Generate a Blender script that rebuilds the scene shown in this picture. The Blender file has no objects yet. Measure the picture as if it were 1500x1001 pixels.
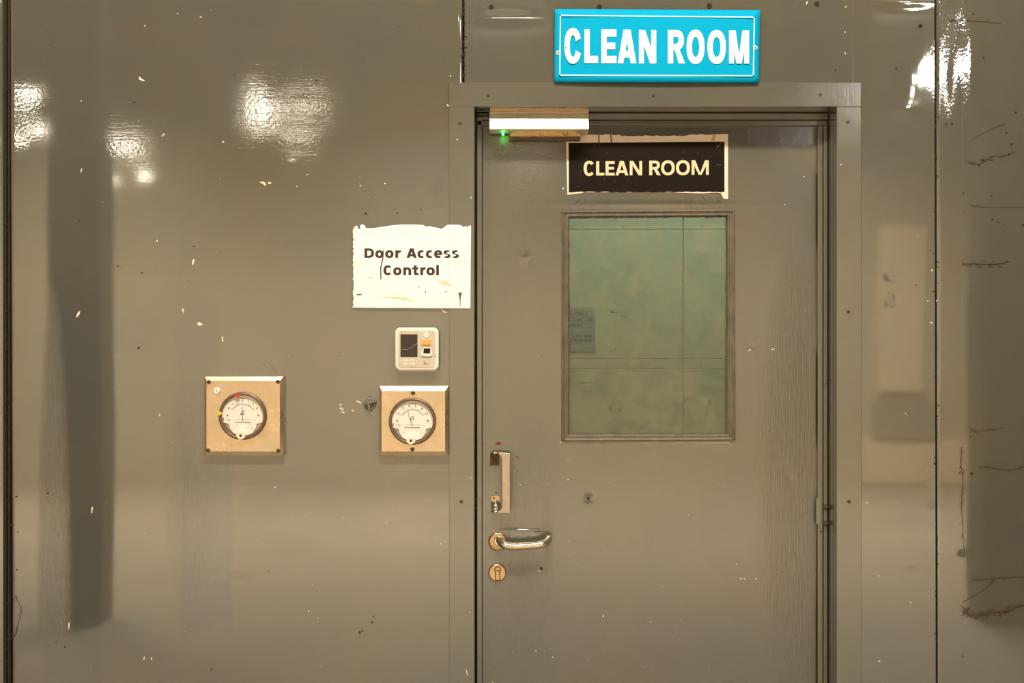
import bpy, bmesh, math, random
import numpy as np
from mathutils import Vector, Matrix

# ------------------------------------------------------------------ camera, world, lights
SC = bpy.context.scene
COL = SC.collection
S = 0.0018            # metres per photo pixel on the wall plane (y = 0)
D = 3.0               # camera distance from the wall plane
ZC = 1.497            # camera height
def X(px, y=0.0): return (px - 750.0) * S * (D + y) / D
def Z(py, y=0.0): return ZC + (500.5 - py) * S * (D + y) / D

cd = bpy.data.cameras.new('camera'); cam = bpy.data.objects.new('camera', cd); COL.objects.link(cam)
cam.location = (0, -D, ZC); cam.rotation_euler = (math.pi / 2, 0, 0)
cd.sensor_width = 36; cd.lens = 40; cd.clip_start = 0.05; cd.clip_end = 60
SC.camera = cam

w = bpy.data.worlds.new('world'); SC.world = w; w.use_nodes = True
bg = w.node_tree.nodes['Background']; bg.inputs[0].default_value = (1.0, 0.93, 0.82, 1); bg.inputs[1].default_value = 0.15

def area(name, loc, rot, sx, sy, power, color, spread=math.pi):
    l = bpy.data.lights.new(name, 'AREA'); l.shape = 'RECTANGLE'; l.size = sx; l.size_y = sy
    l.energy = power; l.color = color; l.spread = spread
    o = bpy.data.objects.new(name, l); COL.objects.link(o); o.location = loc; o.rotation_euler = rot
    return o
WARM = (1.0, 0.925, 0.80)
# row of strip lamps above and in front of the door, tilted to the wall
area('ceiling_strip_light', (0.2, -2.6, 4.75), (math.radians(40), 0, 0), 3.0, 0.30, 245, WARM)
# hall lamps
for i, (x, y) in enumerate([(-4.4, -5.6), (-0.8, -5.6), (2.8, -5.6), (-4.4, -7.2), (-0.8, -7.2), (2.8, -7.2)]):
    area('hall_light', (x, y, 5.1), (math.radians(0), 0, 0), 0.9, 0.9, 215, (1.0, 0.90, 0.74), math.radians(108))
# lamp inside the clean room, at its ceiling
area('inner_room_light', (0.55, 0.62, 2.62), (0, 0, 0), 0.9, 0.5, 11.5, (0.97, 1.0, 0.92))

vs = SC.view_settings
SC.display_settings.display_device = 'sRGB'
vs.view_transform = 'Standard'; vs.look = 'None'; vs.gamma = 1; vs.exposure = 0.0; vs.use_curve_mapping = False
SC.render.film_transparent = False

R = random.Random(11)

# ------------------------------------------------------------------ materials
def srgb(r, g, b):
    f = lambda c: (c / 255 / 12.92) if c / 255 <= 0.04045 else ((c / 255 + 0.055) / 1.055) ** 2.4
    return (f(r), f(g), f(b), 1)

class NT:
    def __init__(s, name):
        s.m = bpy.data.materials.new(name); s.m.use_nodes = True; s.t = s.m.node_tree
        s.b = s.t.nodes['Principled BSDF']; s.out = s.t.nodes['Material Output']
        s.co = s.n('ShaderNodeTexCoord').outputs['Object']
    def n(s, typ, **kw):
        nd = s.t.nodes.new(typ)
        for k, v in kw.items(): setattr(nd, k, v)
        return nd
    def link(s, a, b): s.t.links.new(a, b)
    def put(s, sock, v):
        if hasattr(v, 'is_output') or isinstance(v, bpy.types.NodeSocket): s.link(v, sock)
        else: sock.default_value = v
    def map(s, scale=(1, 1, 1), loc=(0, 0, 0), rot=(0, 0, 0)):
        m = s.n('ShaderNodeMapping'); s.link(s.co, m.inputs[0]); m.inputs['Scale'].default_value = scale
        m.inputs['Location'].default_value = loc; m.inputs['Rotation'].default_value = rot
        return m.outputs[0]
    def noise(s, scale, detail=4, rough=0.55, vec=None, dist=0.0):
        t = s.n('ShaderNodeTexNoise'); t.inputs['Scale'].default_value = scale; t.inputs['Detail'].default_value = detail
        t.inputs['Roughness'].default_value = rough; t.inputs['Distortion'].default_value = dist
        s.link(vec if vec is not None else s.co, t.inputs['Vector'])
        return t.outputs[0]
    def ramp(s, v, a, b, lo=0.0, hi=1.0):
        r = s.n('ShaderNodeMapRange'); r.clamp = True; s.put(r.inputs[0], v)
        r.inputs[1].default_value = a; r.inputs[2].default_value = b; r.inputs[3].default_value = lo; r.inputs[4].default_value = hi
        return r.outputs[0]
    def math(s, op, a, b=0.0):
        m = s.n('ShaderNodeMath', operation=op); s.put(m.inputs[0], a); s.put(m.inputs[1], b); return m.outputs[0]
    def mix(s, f, a, b):
        m = s.n('ShaderNodeMix', data_type='RGBA'); s.put(m.inputs[0], f); s.put(m.inputs[6], a); s.put(m.inputs[7], b)
        return m.outputs[2]
    def bump(s, h, strength=1.0, dist=0.001, prev=None):
        b = s.n('ShaderNodeBump'); s.put(b.inputs['Strength'], strength); b.inputs['Distance'].default_value = dist
        s.link(h, b.inputs['Height'])
        if prev is not None: s.link(prev, b.inputs['Normal'])
        return b.outputs[0]
    def spot(s, cx, cz, rx, rz, soft=0.5):
        """1 inside an ellipse on the wall plane, fading to 0 outside"""
        m = s.n('ShaderNodeMapping', vector_type='TEXTURE'); s.link(s.co, m.inputs[0])
        m.inputs['Location'].default_value = (cx, 0, cz); m.inputs['Scale'].default_value = (rx, 1e4, rz)
        l = s.n('ShaderNodeVectorMath', operation='LENGTH'); s.link(m.outputs[0], l.inputs[0])
        return s.ramp(l.outputs['Value'], 1.0, soft)

def simple(name, col, rough=0.5, metal=0.0, ior=1.45, var=0.0, vscale=20, bump=0.0, bscale=200, emit=None, estr=0):
    k = NT(name); k.b.inputs['Roughness'].default_value = rough; k.b.inputs['Metallic'].default_value = metal
    k.b.inputs['IOR'].default_value = ior
    if var:
        n = k.ramp(k.noise(vscale, 5), 0.3, 0.7)
        dark = tuple(c * (1 - var) for c in col[:3]) + (1,)
        k.link(k.mix(n, dark, col), k.b.inputs['Base Color'])
        k.link(k.ramp(k.noise(vscale * 2, 3), 0.3, 0.7, max(rough - .08, .02), rough + .08), k.b.inputs['Roughness'])
    else: k.b.inputs['Base Color'].default_value = col
    if bump: k.link(k.bump(k.noise(bscale, 3), 1.0, bump), k.b.inputs['Normal'])
    if emit: k.b.inputs['Emission Color'].default_value = emit; k.b.inputs['Emission Strength'].default_value = estr
    return k.m

def paint(name, base, rough=0.16, ior=1.9, kind='wall', streak=0.6):
    k = NT(name); k.b.inputs['IOR'].default_value = ior
    base = tuple(base[:3])
    c1 = tuple(c * f for c, f in zip(base, (1.10, 1.04, 0.96))) + (1,)
    c0 = tuple(c * f for c, f in zip(base, (0.92, 0.97, 1.05))) + (1,)
    c2 = tuple(c * f for c, f in zip(base, (1.16, 1.0, 0.84))) + (1,)
    big = k.ramp(k.noise(2.2, 4, 0.6), 0.35, 0.65)
    col = k.mix(big, c0, c1)
    brown = k.ramp(k.noise(3.7, 5, 0.6, k.map((1, 1, 0.6), (3, 0, 7))), 0.52, 0.72, 0, 0.7)
    col = k.mix(brown, col, c2)
    fine = k.ramp(k.noise(60, 4, 0.7, k.map((1, 1, 0.12) if kind == 'door' else (0.35, 1, 0.5))), 0.3, 0.7, 0.0, 0.22)
    col = k.mix(fine, col, tuple(c * 0.86 for c in base) + (1,))
    # small dirt specks
    v = k.n('ShaderNodeTexVoronoi'); v.inputs['Scale'].default_value = 34; k.link(k.co, v.inputs['Vector'])
    sp = k.math('MULTIPLY', k.ramp(v.outputs['Distance'], 0.075, 0.03), k.ramp(k.noise(5, 2, .5, k.map((1, 1, 1), (9, 2, 1))), 0.52, 0.6))
    col = k.mix(k.math('MULTIPLY', sp, 0.55), col, tuple(c * 0.35 for c in base) + (1,))
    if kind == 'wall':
        # blue-grey tints at the left gauge; the leftmost paints in the column's reflection
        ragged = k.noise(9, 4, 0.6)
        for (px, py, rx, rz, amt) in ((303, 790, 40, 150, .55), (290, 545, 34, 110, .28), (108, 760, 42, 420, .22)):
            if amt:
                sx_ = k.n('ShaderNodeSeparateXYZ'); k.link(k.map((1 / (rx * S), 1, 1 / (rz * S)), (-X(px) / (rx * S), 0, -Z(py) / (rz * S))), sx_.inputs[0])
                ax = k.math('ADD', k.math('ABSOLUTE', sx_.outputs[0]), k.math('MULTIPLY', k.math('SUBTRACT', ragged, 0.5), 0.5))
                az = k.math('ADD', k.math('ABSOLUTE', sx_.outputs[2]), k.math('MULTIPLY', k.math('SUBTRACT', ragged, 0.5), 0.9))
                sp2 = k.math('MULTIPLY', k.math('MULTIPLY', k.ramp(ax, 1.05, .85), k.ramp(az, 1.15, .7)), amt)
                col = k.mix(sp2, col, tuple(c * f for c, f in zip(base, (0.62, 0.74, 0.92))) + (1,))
    k.link(col, k.b.inputs['Base Color'])
    # relief of the paint: brush strokes, orange peel, runs
    st_v = k.noise(1.0, 5, 0.62, k.map((330, 60, 22)), 0.4)          # vertical strokes
    st_h = k.noise(1.0, 5, 0.62, k.map((16, 60, 260)), 0.4)          # horizontal strokes
    peel = k.noise(120 if kind == 'wall' else 230, 1.6 if kind == 'wall' else 3, 0.55)
    m1 = k.ramp(k.noise(4.0, 3, .5, k.map((1.4, 1, .5), (5, 5, 5))), 0.45, 0.66)
    if kind == 'door':
        edge = k.math('MAXIMUM', k.spot(X(1160, .088), Z(760, .088), 62 * S, 420 * S, .55), k.spot(X(775, .088), Z(800, .088), 62 * S, 260 * S, .5))
        wv = k.math('ADD', k.math('MULTIPLY', edge, .75), 0.15)
        h = k.math('MULTIPLY', st_v, wv)
        pk = k.math('ADD', k.math('MULTIPLY', k.spot(X(765, .088), Z(240, .088), 75 * S, 70 * S, .4), 1.2), 0.05)
        h = k.math('ADD', h, k.math('MULTIPLY', peel, pk))
        n = k.bump(h, 1.0, 0.0011)
    elif kind == 'wall':
        # lots of brush texture in local spots
        lo = k.math('MAXIMUM', k.spot(X(80), Z(900), 30 * S, 500 * S, .4), k.spot(X(285), Z(700), 60 * S, 300 * S, .4))
        up = k.ramp(k.n('ShaderNodeSeparateXYZ').outputs[2], 0, 1) if False else k.spot(X(380), Z(150), 420 * S, 160 * S, .4)
        rt = k.spot(X(1400), Z(100), 50 * S, 120 * S, .5)
        for (qx, qy, qa, qb) in ((30, 170, 40, 70), (183, 217, 36, 22), (390, 160, 40, 60), (452, 156, 50, 20), (440, 205, 50, 14)): rt = k.math('MAXIMUM', rt, k.spot(X(qx), Z(qy), qa * S, qb * S, .3))
        h = k.math('MULTIPLY', st_v, k.math('ADD', k.math('MULTIPLY', lo, 0.30), 0.004))
        h = k.math('ADD', h, k.math('MULTIPLY', st_h, k.math('ADD', k.math('MULTIPLY', up, 0.05), 0.004)))
        h = k.math('ADD', h, k.math('MULTIPLY', peel, k.math('ADD', k.math('MULTIPLY', rt, 0.15), k.math('MULTIPLY', m1, 0.015))))
        n = k.bump(h, 1.0, 0.0009)
    else:
        h = k.math('ADD', k.math('MULTIPLY', st_v, 0.14), k.math('MULTIPLY', peel, 0.05)); n = k.bump(h, 1.0, 0.0008)
    k.link(n, k.b.inputs['Normal'])
    k.link(k.ramp(k.noise(7, 4, 0.6), 0.3, 0.7, rough * 0.8, rough * 1.35), k.b.inputs['Roughness'])
    return k.m

OLIVE = (0.112, 0.106, 0.079, 1)
M = {}
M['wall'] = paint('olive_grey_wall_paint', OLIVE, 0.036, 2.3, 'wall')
M['frame'] = paint('olive_grey_frame_paint', (0.115, 0.107, 0.077, 1), 0.13, 2.2, 'frame')
M['door'] = paint('olive_grey_door_paint', (0.096, 0.090, 0.065, 1), 0.13, 2.2, 'door')
M['gap'] = simple('dirty_gap', (0.02, 0.016, 0.011, 1), 0.9)
M['rust_gap'] = simple('rusty_gap', (0.05, 0.028, 0.014, 1), 0.9, var=.5, vscale=60)
M['speck'] = simple('pale_speck', (.42, .35, .24, 1), .6)
M['chip'] = simple('bare_primer', (0.85, 0.76, 0.58, 1), 0.6)
M['dirt'] = simple('brown_dirt', (0.06, 0.038, 0.018, 1), 0.9, ior=1.2, var=.5, vscale=80)
M['web'] = simple('dusty_thread', (0.12, 0.085, 0.045, 1), 0.9, ior=1.2)
M['screw'] = simple('dull_screw', (0.13, 0.095, 0.055, 1), 0.45, 0.5)
M['slot'] = simple('screw_recess', (0.03, 0.02, 0.012, 1), 0.8)
M['cream'] = simple('cream_plastic', (0.84, 0.79, 0.68, 1), 0.35, var=.06, vscale=30)
M['cream2'] = simple('cream_plastic_panel', (0.64, 0.56, 0.43, 1), 0.4, var=.10, vscale=30)
M['screen'] = simple('dark_display', (0.035, 0.028, 0.02, 1), 0.12)
M['orange_recess'] = simple('amber_light_guide', (0.75, 0.42, 0.14, 1), 0.4)
M['black'] = simple('black_rubber', (0.01, 0.008, 0.008, 1), 0.3)
def steel(name, col, rough, bscale=(4, 60, 400)):
    k = NT(name); k.b.inputs['Metallic'].default_value = 0.92
    n = k.ramp(k.noise(22, 5, .65), .3, .72)
    k.link(k.mix(n, tuple(c * f for c, f in zip(col[:3], (.88, .84, .76))) + (1,), col), k.b.inputs['Base Color'])
    k.link(k.ramp(k.noise(14, 4), .3, .7, rough * .8, rough * 1.3), k.b.inputs['Roughness'])
    k.link(k.bump(k.noise(1, 3, .5, k.map(bscale)), .5, .0002), k.b.inputs['Normal'])
    return k.m
M['steel'] = steel('satin_steel_cover', (0.72, 0.59, 0.42, 1), 0.30)
M['chrome'] = steel('polished_steel', (0.86, 0.76, 0.60, 1), 0.13)
M['brassy'] = steel('yellowed_steel', (0.66, 0.49, 0.28, 1), 0.28)
M['bezel'] = simple('gauge_bezel', (0.22, 0.15, 0.095, 1), 0.35, 0.5, var=.2)
M['dial'] = simple('gauge_dial', (0.84, 0.82, 0.72, 1), 0.5)
M['dial_back'] = simple('gauge_body', (0.40, 0.35, 0.27, 1), 0.4, 0.3)
M['ink'] = simple('dark_ink', (0.035, 0.03, 0.025, 1), 0.5)
M['ink_faint'] = simple('pale_ink', (0.20, 0.165, 0.12, 1), 0.5)
M['ink_blue'] = simple('blue_ink', (0.02, 0.06, 0.10, 1), 0.5)
M['red'] = simple('red_pointer', (0.80, 0.04, 0.02, 1), 0.4)
M['yellow'] = simple('yellow_pointer', (0.85, 0.60, 0.02, 1), 0.4)
M['magenta'] = simple('magenta_smear', (0.22, 0.02, 0.06, 1), 0.6)
M['ochre'] = simple('ochre_smear', (0.22, 0.12, 0.012, 1), 0.6)
M['blue_sign'] = simple('cyan_sign_face', (0.0, 0.36, 0.60, 1), 0.6, ior=1.15, var=.05, vscale=6)
M['sign_white'] = simple('white_sign_print', (0.80, 0.80, 0.78, 1), 0.4)
M['sign_line'] = simple('pale_sign_line', (0.55, 0.90, 0.92, 1), 0.4)
M['green_led'] = simple('green_led', (0.0, 0.6, 0.1, 1), 0.3, emit=(0.03, 1.0, 0.12, 1), estr=14)
M['rusty'] = simple('rusty_plate', (.17, .10, .045, 1), .5, .5, var=.5, vscale=90)
M['alu'] = steel('aluminium_housing', (0.80, 0.70, 0.55, 1), 0.42, (2, 60, 300)); M['alu'].node_tree.nodes['Principled BSDF'].inputs['Metallic'].default_value = .55
M['putty'] = None
def putty():
    k = NT('grimy_window_bead')
    n = k.ramp(k.noise(38, 5, .7, k.map((1, 1, .5))), .35, .68)
    c = k.mix(n, (0.085, 0.078, 0.055, 1), (0.17, 0.125, 0.075, 1))
    o = k.ramp(k.noise(60, 4, .7, k.map((1, 1, .25), (4, 0, 0))), .60, .72)
    c = k.mix(k.math('MULTIPLY', o, .7), c, (0.28, 0.15, 0.06, 1))
    k.link(c, k.b.inputs['Base Color']); k.b.inputs['Roughness'].default_value = .45
    k.link(k.bump(k.noise(160, 4, .6), 1, .0012), k.b.inputs['Normal'])
    return k.m
M['putty'] = putty()
def paper(name, col, stain):
    k = NT(name); k.b.inputs['Roughness'].default_value = .32
    n = k.ramp(k.noise(9, 4, .6, k.map((.6, 1, 1.6), (2, 0, 3))), .60, .78, 0, .55)
    k.link(k.mix(n, col, stain), k.b.inputs['Base Color'])
    k.link(k.bump(k.noise(14, 3, .5), 1, .002), k.b.inputs['Normal'])
    return k.m
M['paper'] = paper('laminated_white_paper', (0.88, 0.87, 0.86, 1), (0.72, 0.58, 0.40, 1))
M['paper_pink'] = paper('aged_paper_margin', (0.84, 0.70, 0.55, 1), (0.60, 0.45, 0.28, 1))
M['black_print'] = simple('black_print_film', (0.012, 0.007, 0.003, 1), 0.6, ior=1.22, var=.35, vscale=30)
M['cream_print'] = simple('cream_print', (0.80, 0.62, 0.38, 1), 0.4)
M['brown_text'] = simple('brown_print', (0.045, 0.026, 0.014, 1), 0.5)
M['stain'] = simple('brown_stain', (0.50, 0.34, 0.18, 1), 0.5)
M['grey_paper'] = simple('grey_notice_paper', (0.22, 0.25, 0.25, 1), 0.6)
M['grey_text'] = simple('notice_text', (0.05, 0.06, 0.055, 1), 0.6)

def glass():
    k = NT('dusty_window_glass'); t = k.t; t.nodes.remove(k.b)
    tr = k.n('ShaderNodeBsdfTransparent'); tr.inputs[0].default_value = (0.90, 0.95, 0.87, 1)
    gl = k.n('ShaderNodeBsdfGlossy'); gl.inputs['Roughness'].default_value = .04
    df = k.n('ShaderNodeBsdfDiffuse'); df.inputs[0].default_value = (0.55, 0.46, 0.28, 1)
    fr = k.n('ShaderNodeFresnel'); fr.inputs[0].default_value = 1.5
    m1 = k.n('ShaderNodeMixShader'); k.link(fr.outputs[0], m1.inputs[0]); k.link(tr.outputs[0], m1.inputs[1]); k.link(gl.outputs[0], m1.inputs[2])
    d = k.ramp(k.noise(13, 5, .65), .40, .75, .02, .15)
    low = k.spot(X(940, .1), Z(640, .1), 200 * S, 140 * S, .2)
    d = k.math('ADD', d, k.math('MULTIPLY', low, k.ramp(k.noise(30, 5, .7), .3, .7, .02, .17)))
    m2 = k.n('ShaderNodeMixShader'); k.link(d, m2.inputs[0]); k.link(m1.outputs[0], m2.inputs[1]); k.link(df.outputs[0], m2.inputs[2])
    k.link(m2.outputs[0], k.out.inputs[0]); return k.m
M['glass'] = glass()
def lens():
    k = NT('gauge_lens'); k.t.nodes.remove(k.b)
    tr = k.n('ShaderNodeBsdfTransparent'); gl = k.n('ShaderNodeBsdfGlossy'); gl.inputs['Roughness'].default_value = .05
    fr = k.n('ShaderNodeFresnel'); fr.inputs[0].default_value = 1.45
    m1 = k.n('ShaderNodeMixShader'); m1.inputs[0].default_value = .05; k.link(tr.outputs[0], m1.inputs[1]); k.link(gl.outputs[0], m1.inputs[2])
    k.link(m1.outputs[0], k.out.inputs[0]); return k.m
M['lens'] = lens()
def inner():
    k = NT('green_inner_panel_paint')
    n = k.ramp(k.noise(3.2, 5, .6), .35, .68)
    c = k.mix(n, (0.36, 0.40, 0.32, 1), (0.375, 0.405, 0.305, 1))
    k.link(c, k.b.inputs['Base Color']); k.b.inputs['Roughness'].default_value = .4
    k.link(k.bump(k.noise(40, 3), .6, .0006), k.b.inputs['Normal'])
    return k.m
M['inner'] = inner()
M['hall_tan'] = simple('tan_hall_wall', (0.585, 0.50, 0.385, 1), 0.8, var=.12, vscale=1.3)
M['hall_grey'] = simple('dull_hall_cladding', (0.075, 0.07, 0.05, 1), 0.8, var=.15, vscale=1.5)
M['hall_mid'] = simple('mid_hall_cladding', (0.36, 0.315, 0.24, 1), 0.8, var=.15, vscale=1.5)
M['hall_dim'] = simple('dim_hall_cladding', (0.20, 0.18, 0.14, 1), 0.8, var=.15, vscale=1.5)
M['hall_orange'] = simple('orange_hall_cladding', (0.30, 0.15, 0.06, 1), 0.8)
M['hall_dark'] = simple('dark_column_paint', (0.03, 0.04, 0.045, 1), 0.6)
M['hall_floor'] = simple('hall_floor', (0.29, 0.24, 0.18, 1), 0.7, var=.15, vscale=1.5)
M['hall_right'] = simple('dark_side_wall', (0.07, 0.06, 0.03, 1), 0.8)
M['hall_light_board'] = simple('pale_board', (0.85, 0.68, 0.45, 1), 0.7)
M['window_warm'] = simple('lit_window', (0.8, 0.8, 0.8, 1), 0.5, emit=(1.0, 0.90, 0.72, 1), estr=24)  # warm glow of the added highlight panels
M['window_cool'] = simple('daylit_window', (0.8, 0.8, 0.8, 1), 0.5, emit=(0.92, 0.97, 1.0, 1), estr=34)  # cool glow of the added highlight panels

# ------------------------------------------------------------------ mesh helpers (all coordinates in world metres)
class MB:
    def __init__(s): s.v = []; s.f = []; s.m = []; s.sm = []
    def add(s, vs_, fs, mi=0, smooth=False):
        o = len(s.v); s.v += [tuple(p) for p in vs_]
        for f in fs: s.f.append(tuple(i + o for i in f)); s.m.append(mi); s.sm.append(smooth)
        return s
    def box(s, x0, x1, y0, y1, z0, z1, mi=0):
        v = [(x, y, z) for x in (x0, x1) for y in (y0, y1) for z in (z0, z1)]
        return s.add(v, [(0, 1, 3, 2), (4, 6, 7, 5), (0, 4, 5, 1), (2, 3, 7, 6), (0, 2, 6, 4), (1, 5, 7, 3)], mi)
    def prism(s, poly, y0, y1, mi=0, smooth=False):
        """poly: CCW list of (x,z) seen from the camera side (x right, z up); y0 front"""
        n = len(poly); v = [(x, y0, z) for x, z in poly] + [(x, y1, z) for x, z in poly]
        s.add(v, [tuple(range(n))], mi, False)
        s.add(v, [tuple(range(2 * n - 1, n - 1, -1))], mi, False)
        s.add(v, [(i, n + i, n + (i + 1) % n, (i + 1) % n) for i in range(n)], mi, smooth)
        return s
    def loft(s, rings, mi=0, smooth=True, cap0=True, cap1=True):
        n = len(rings[0]); v = [p for r in rings for p in r]; f = []
        for k in range(len(rings) - 1):
            for i in range(n): f.append((k * n + i, k * n + (i + 1) % n, (k + 1) * n + (i + 1) % n, (k + 1) * n + i))
        s.add(v, f, mi, smooth)
        if cap0: s.add(rings[0], [tuple(range(n))[::-1]], mi)
        if cap1: s.add(rings[-1], [tuple(range(n))], mi)
        return s
    def lathe(s, cx, cz, prof, n=40, mi=0, smooth=True, cap0=False, cap1=True):
        """prof: list of (radius, y), axis along y"""
        rings = [[(cx + r * math.cos(2 * math.pi * i / n), y, cz + r * math.sin(2 * math.pi * i / n)) for i in range(n)] for r, y in prof]
        return s.loft(rings, mi, smooth, cap0, cap1)
    def tube(s, path, r, n=10, mi=0, smooth=True):
        path = [Vector(p) for p in path]; rr = r if isinstance(r, (list, tuple)) else [r] * len(path); rings = []
        up = None
        for i, p in enumerate(path):
            t = (path[min(i + 1, len(path) - 1)] - path[max(i - 1, 0)]).normalized()
            if up is None: up = t.orthogonal().normalized()
            up = (up - t * up.dot(t)).normalized(); side = t.cross(up)
            rings.append([tuple(p + (up * math.cos(a) + side * math.sin(a)) * rr[i]) for a in [2 * math.pi * j / n for j in range(n)]])
        return s.loft(rings, mi, smooth)
    def build(s, name, mats, parent=None, bevel=0, seg=2, recalc=True):
        me = bpy.data.meshes.new(name)
        off = parent_world(parent)
        me.from_pydata([(x - off[0], y - off[1], z - off[2]) for x, y, z in s.v], [], s.f)
        for mt in (mats if isinstance(mats, (list, tuple)) else [mats]): me.materials.append(mt)
        me.polygons.foreach_set('material_index', s.m); me.polygons.foreach_set('use_smooth', s.sm)
        if recalc:
            bm = bmesh.new(); bm.from_mesh(me); bmesh.ops.remove_doubles(bm, verts=bm.verts, dist=1e-6)
            bmesh.ops.recalc_face_normals(bm, faces=bm.faces); bm.to_mesh(me); bm.free()
        me.update()
        o = bpy.data.objects.new(name, me); COL.objects.link(o)
        if parent: o.parent = parent
        if bevel:
            b = o.modifiers.new('bevel', 'BEVEL'); b.width = bevel; b.segments = seg; b.limit_method = 'ANGLE'; b.angle_limit = math.radians(40)
            b.harden_normals = False
        return o
def parent_world(p):
    t = [0, 0, 0]
    while p is not None:
        t = [a + b for a, b in zip(t, p.location)]; p = p.parent
    return t
def tag(o, label, cat, group=None, kind=None):
    if label: o['label'] = label
    if cat: o['category'] = cat
    if group: o['group'] = group
    if kind: o['kind'] = kind
    return o
def thing(name, label=None, cat=None, loc=(0, 0, 0), group=None, kind=None):
    o = bpy.data.objects.new(name, None); COL.objects.link(o); o.location = loc; o.empty_display_size = .05
    return tag(o, label, cat, group, kind)
def ellipse(cx, cz, rx, rz, n=24, a0=0, a1=360):
    return [(cx + rx * math.cos(math.radians(a0 + (a1 - a0) * i / n)), cz + rz * math.sin(math.radians(a0 + (a1 - a0) * i / n))) for i in range(n if a1 - a0 == 360 else n + 1)]
def rrect(x0, x1, z0, z1, r, n=6):
    p = []
    for cx, cz, a in ((x1 - r, z0 + r, -90), (x1 - r, z1 - r, 0), (x0 + r, z1 - r, 90), (x0 + r, z0 + r, 180)):
        for i in range(n + 1):
            t = math.radians(a + 90 * i / n); p.append((cx + r * math.cos(t), cz + r * math.sin(t)))
    return p

# ------------------------------------------------------------------ relief of the sheet metal
rs = np.random.RandomState(5); YD_ = 0.088
WAVES = [(rs.uniform(-1, 1) * 2 * math.pi / rs.uniform(.28, .9), rs.uniform(-1, 1) * 2 * math.pi / rs.uniform(.28, .9), rs.uniform(0, 6.28), rs.uniform(.4, 1)) for _ in range(16)]
# local dents: px, py, rx, ry, height in mm (positive is proud), rotation ignored
DENT_WALL = [(643, 285, 5, 14, .6), (642, 306, 8, 6, .4), (1303, 406, 6, 5, -1.0), (1307, 404, 4, 4, .7), (1303, 445, 6, 5, -.7), (1305, 438, 3, 7, .5),
             (1365, 700, 9, 10, .25), (1364, 748, 8, 9, .25), (1330, 828, 6, 4, .4), (1326, 160, 22, 14, .8), (1420, 80, 16, 60, 1.4), (1398, 120, 9, 50, .9),
             (325, 852, 10, 7, .2), (355, 850, 12, 7, -.2), (1338, 120, 24, 40, 1.3), (742, 26, 40, 9, .9), (388, 150, 12, 36, .10), (455, 156, 50, 14, .10),
             (450, 205, 50, 12, .08), (1397, 810, 10, 5, .3), (425, 240, 8, 6, .15), (1325, 3, 40, 8, 1.6), (1300, 940, 30, 60, .1)]
DENT_DOOR = [(862, 731, 6, 6, -3.4), (862, 738, 9, 4, 1.2), (764, 777.5, 22, 2.0, 3.2, 48), (752, 775, 7, 2, 1.0), (786, 777, 6, 2, 1.0), (770, 378, 9, 6, 1.2), (777, 380, 5, 5, -.8),
             (800, 775, 8, 6, 1.0), (835, 668, 5, 5, .8), (1158, 702, 5, 8, -.8), (1100, 514, 10, 3, 1.0), (950, 300, 110, 4, 1.0)]
def relief(x, z, dents, amp=0.00008, y=0.0):
    h = np.zeros_like(x)
    for kx, kz, ph, a in WAVES: h += a * np.cos(kx * x + kz * z + ph)
    h *= amp
    if y == YD_: 
        h -= .0020 * np.clip((z - Z(222, y)) / (Z(185, y) - Z(222, y)), 0, 1.1) ** 2 * np.clip((x - X(860, y)) / .1, 0, 1)
        h -= .0042 * np.clip((Z(215, y) - z) / .08, 0, 1) * np.clip((x - X(1120, y)) / (X(1197, y) - X(1120, y)), 0, 1.1) ** 2 + .0022 * np.clip((X(765, y) - x) / (X(765, y) - X(707, y)), 0, 1.1) ** 2
    for px, py, rx, ry, mm, *low in dents:
        cx, cz = X(px, y), Z(py, y); rz = np.where(z < cz, (low[0] if low else ry) * S, ry * S)
        h += mm * .001 * np.exp(-(((x - cx) / (rx * S)) ** 2 + ((z - cz) / rz) ** 2)) if low else mm * .001 * np.exp(-(((x - cx) / (rx * S)) ** 2 + ((z - cz) / (ry * S)) ** 2))
    return h
def lines(a, b, step, fine0, fine1, extra=(), coarse=0.12):
    pts = {round(a, 6), round(b, 6)} | {round(e, 6) for e in extra if a < e < b}
    f0, f1 = max(a, fine0), min(b, fine1)
    if f1 > f0: pts |= set(np.round(np.linspace(f0, f1, max(2, int((f1 - f0) / step) + 1)), 6).tolist())
    t = a
    while t < b:
        if t < fine0 or t > fine1: pts.add(round(t, 6))
        t += coarse
    p = sorted(pts); q = [p[0]]
    keep = {round(a, 6), round(b, 6)} | {round(e, 6) for e in extra}
    for v in p[1:]:
        if v - q[-1] < 5e-4 and v not in keep: continue
        if v - q[-1] < 5e-4 and v in keep and q[-1] not in keep: q[-1] = v; continue
        q.append(v)
    return np.array(q)
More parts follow.
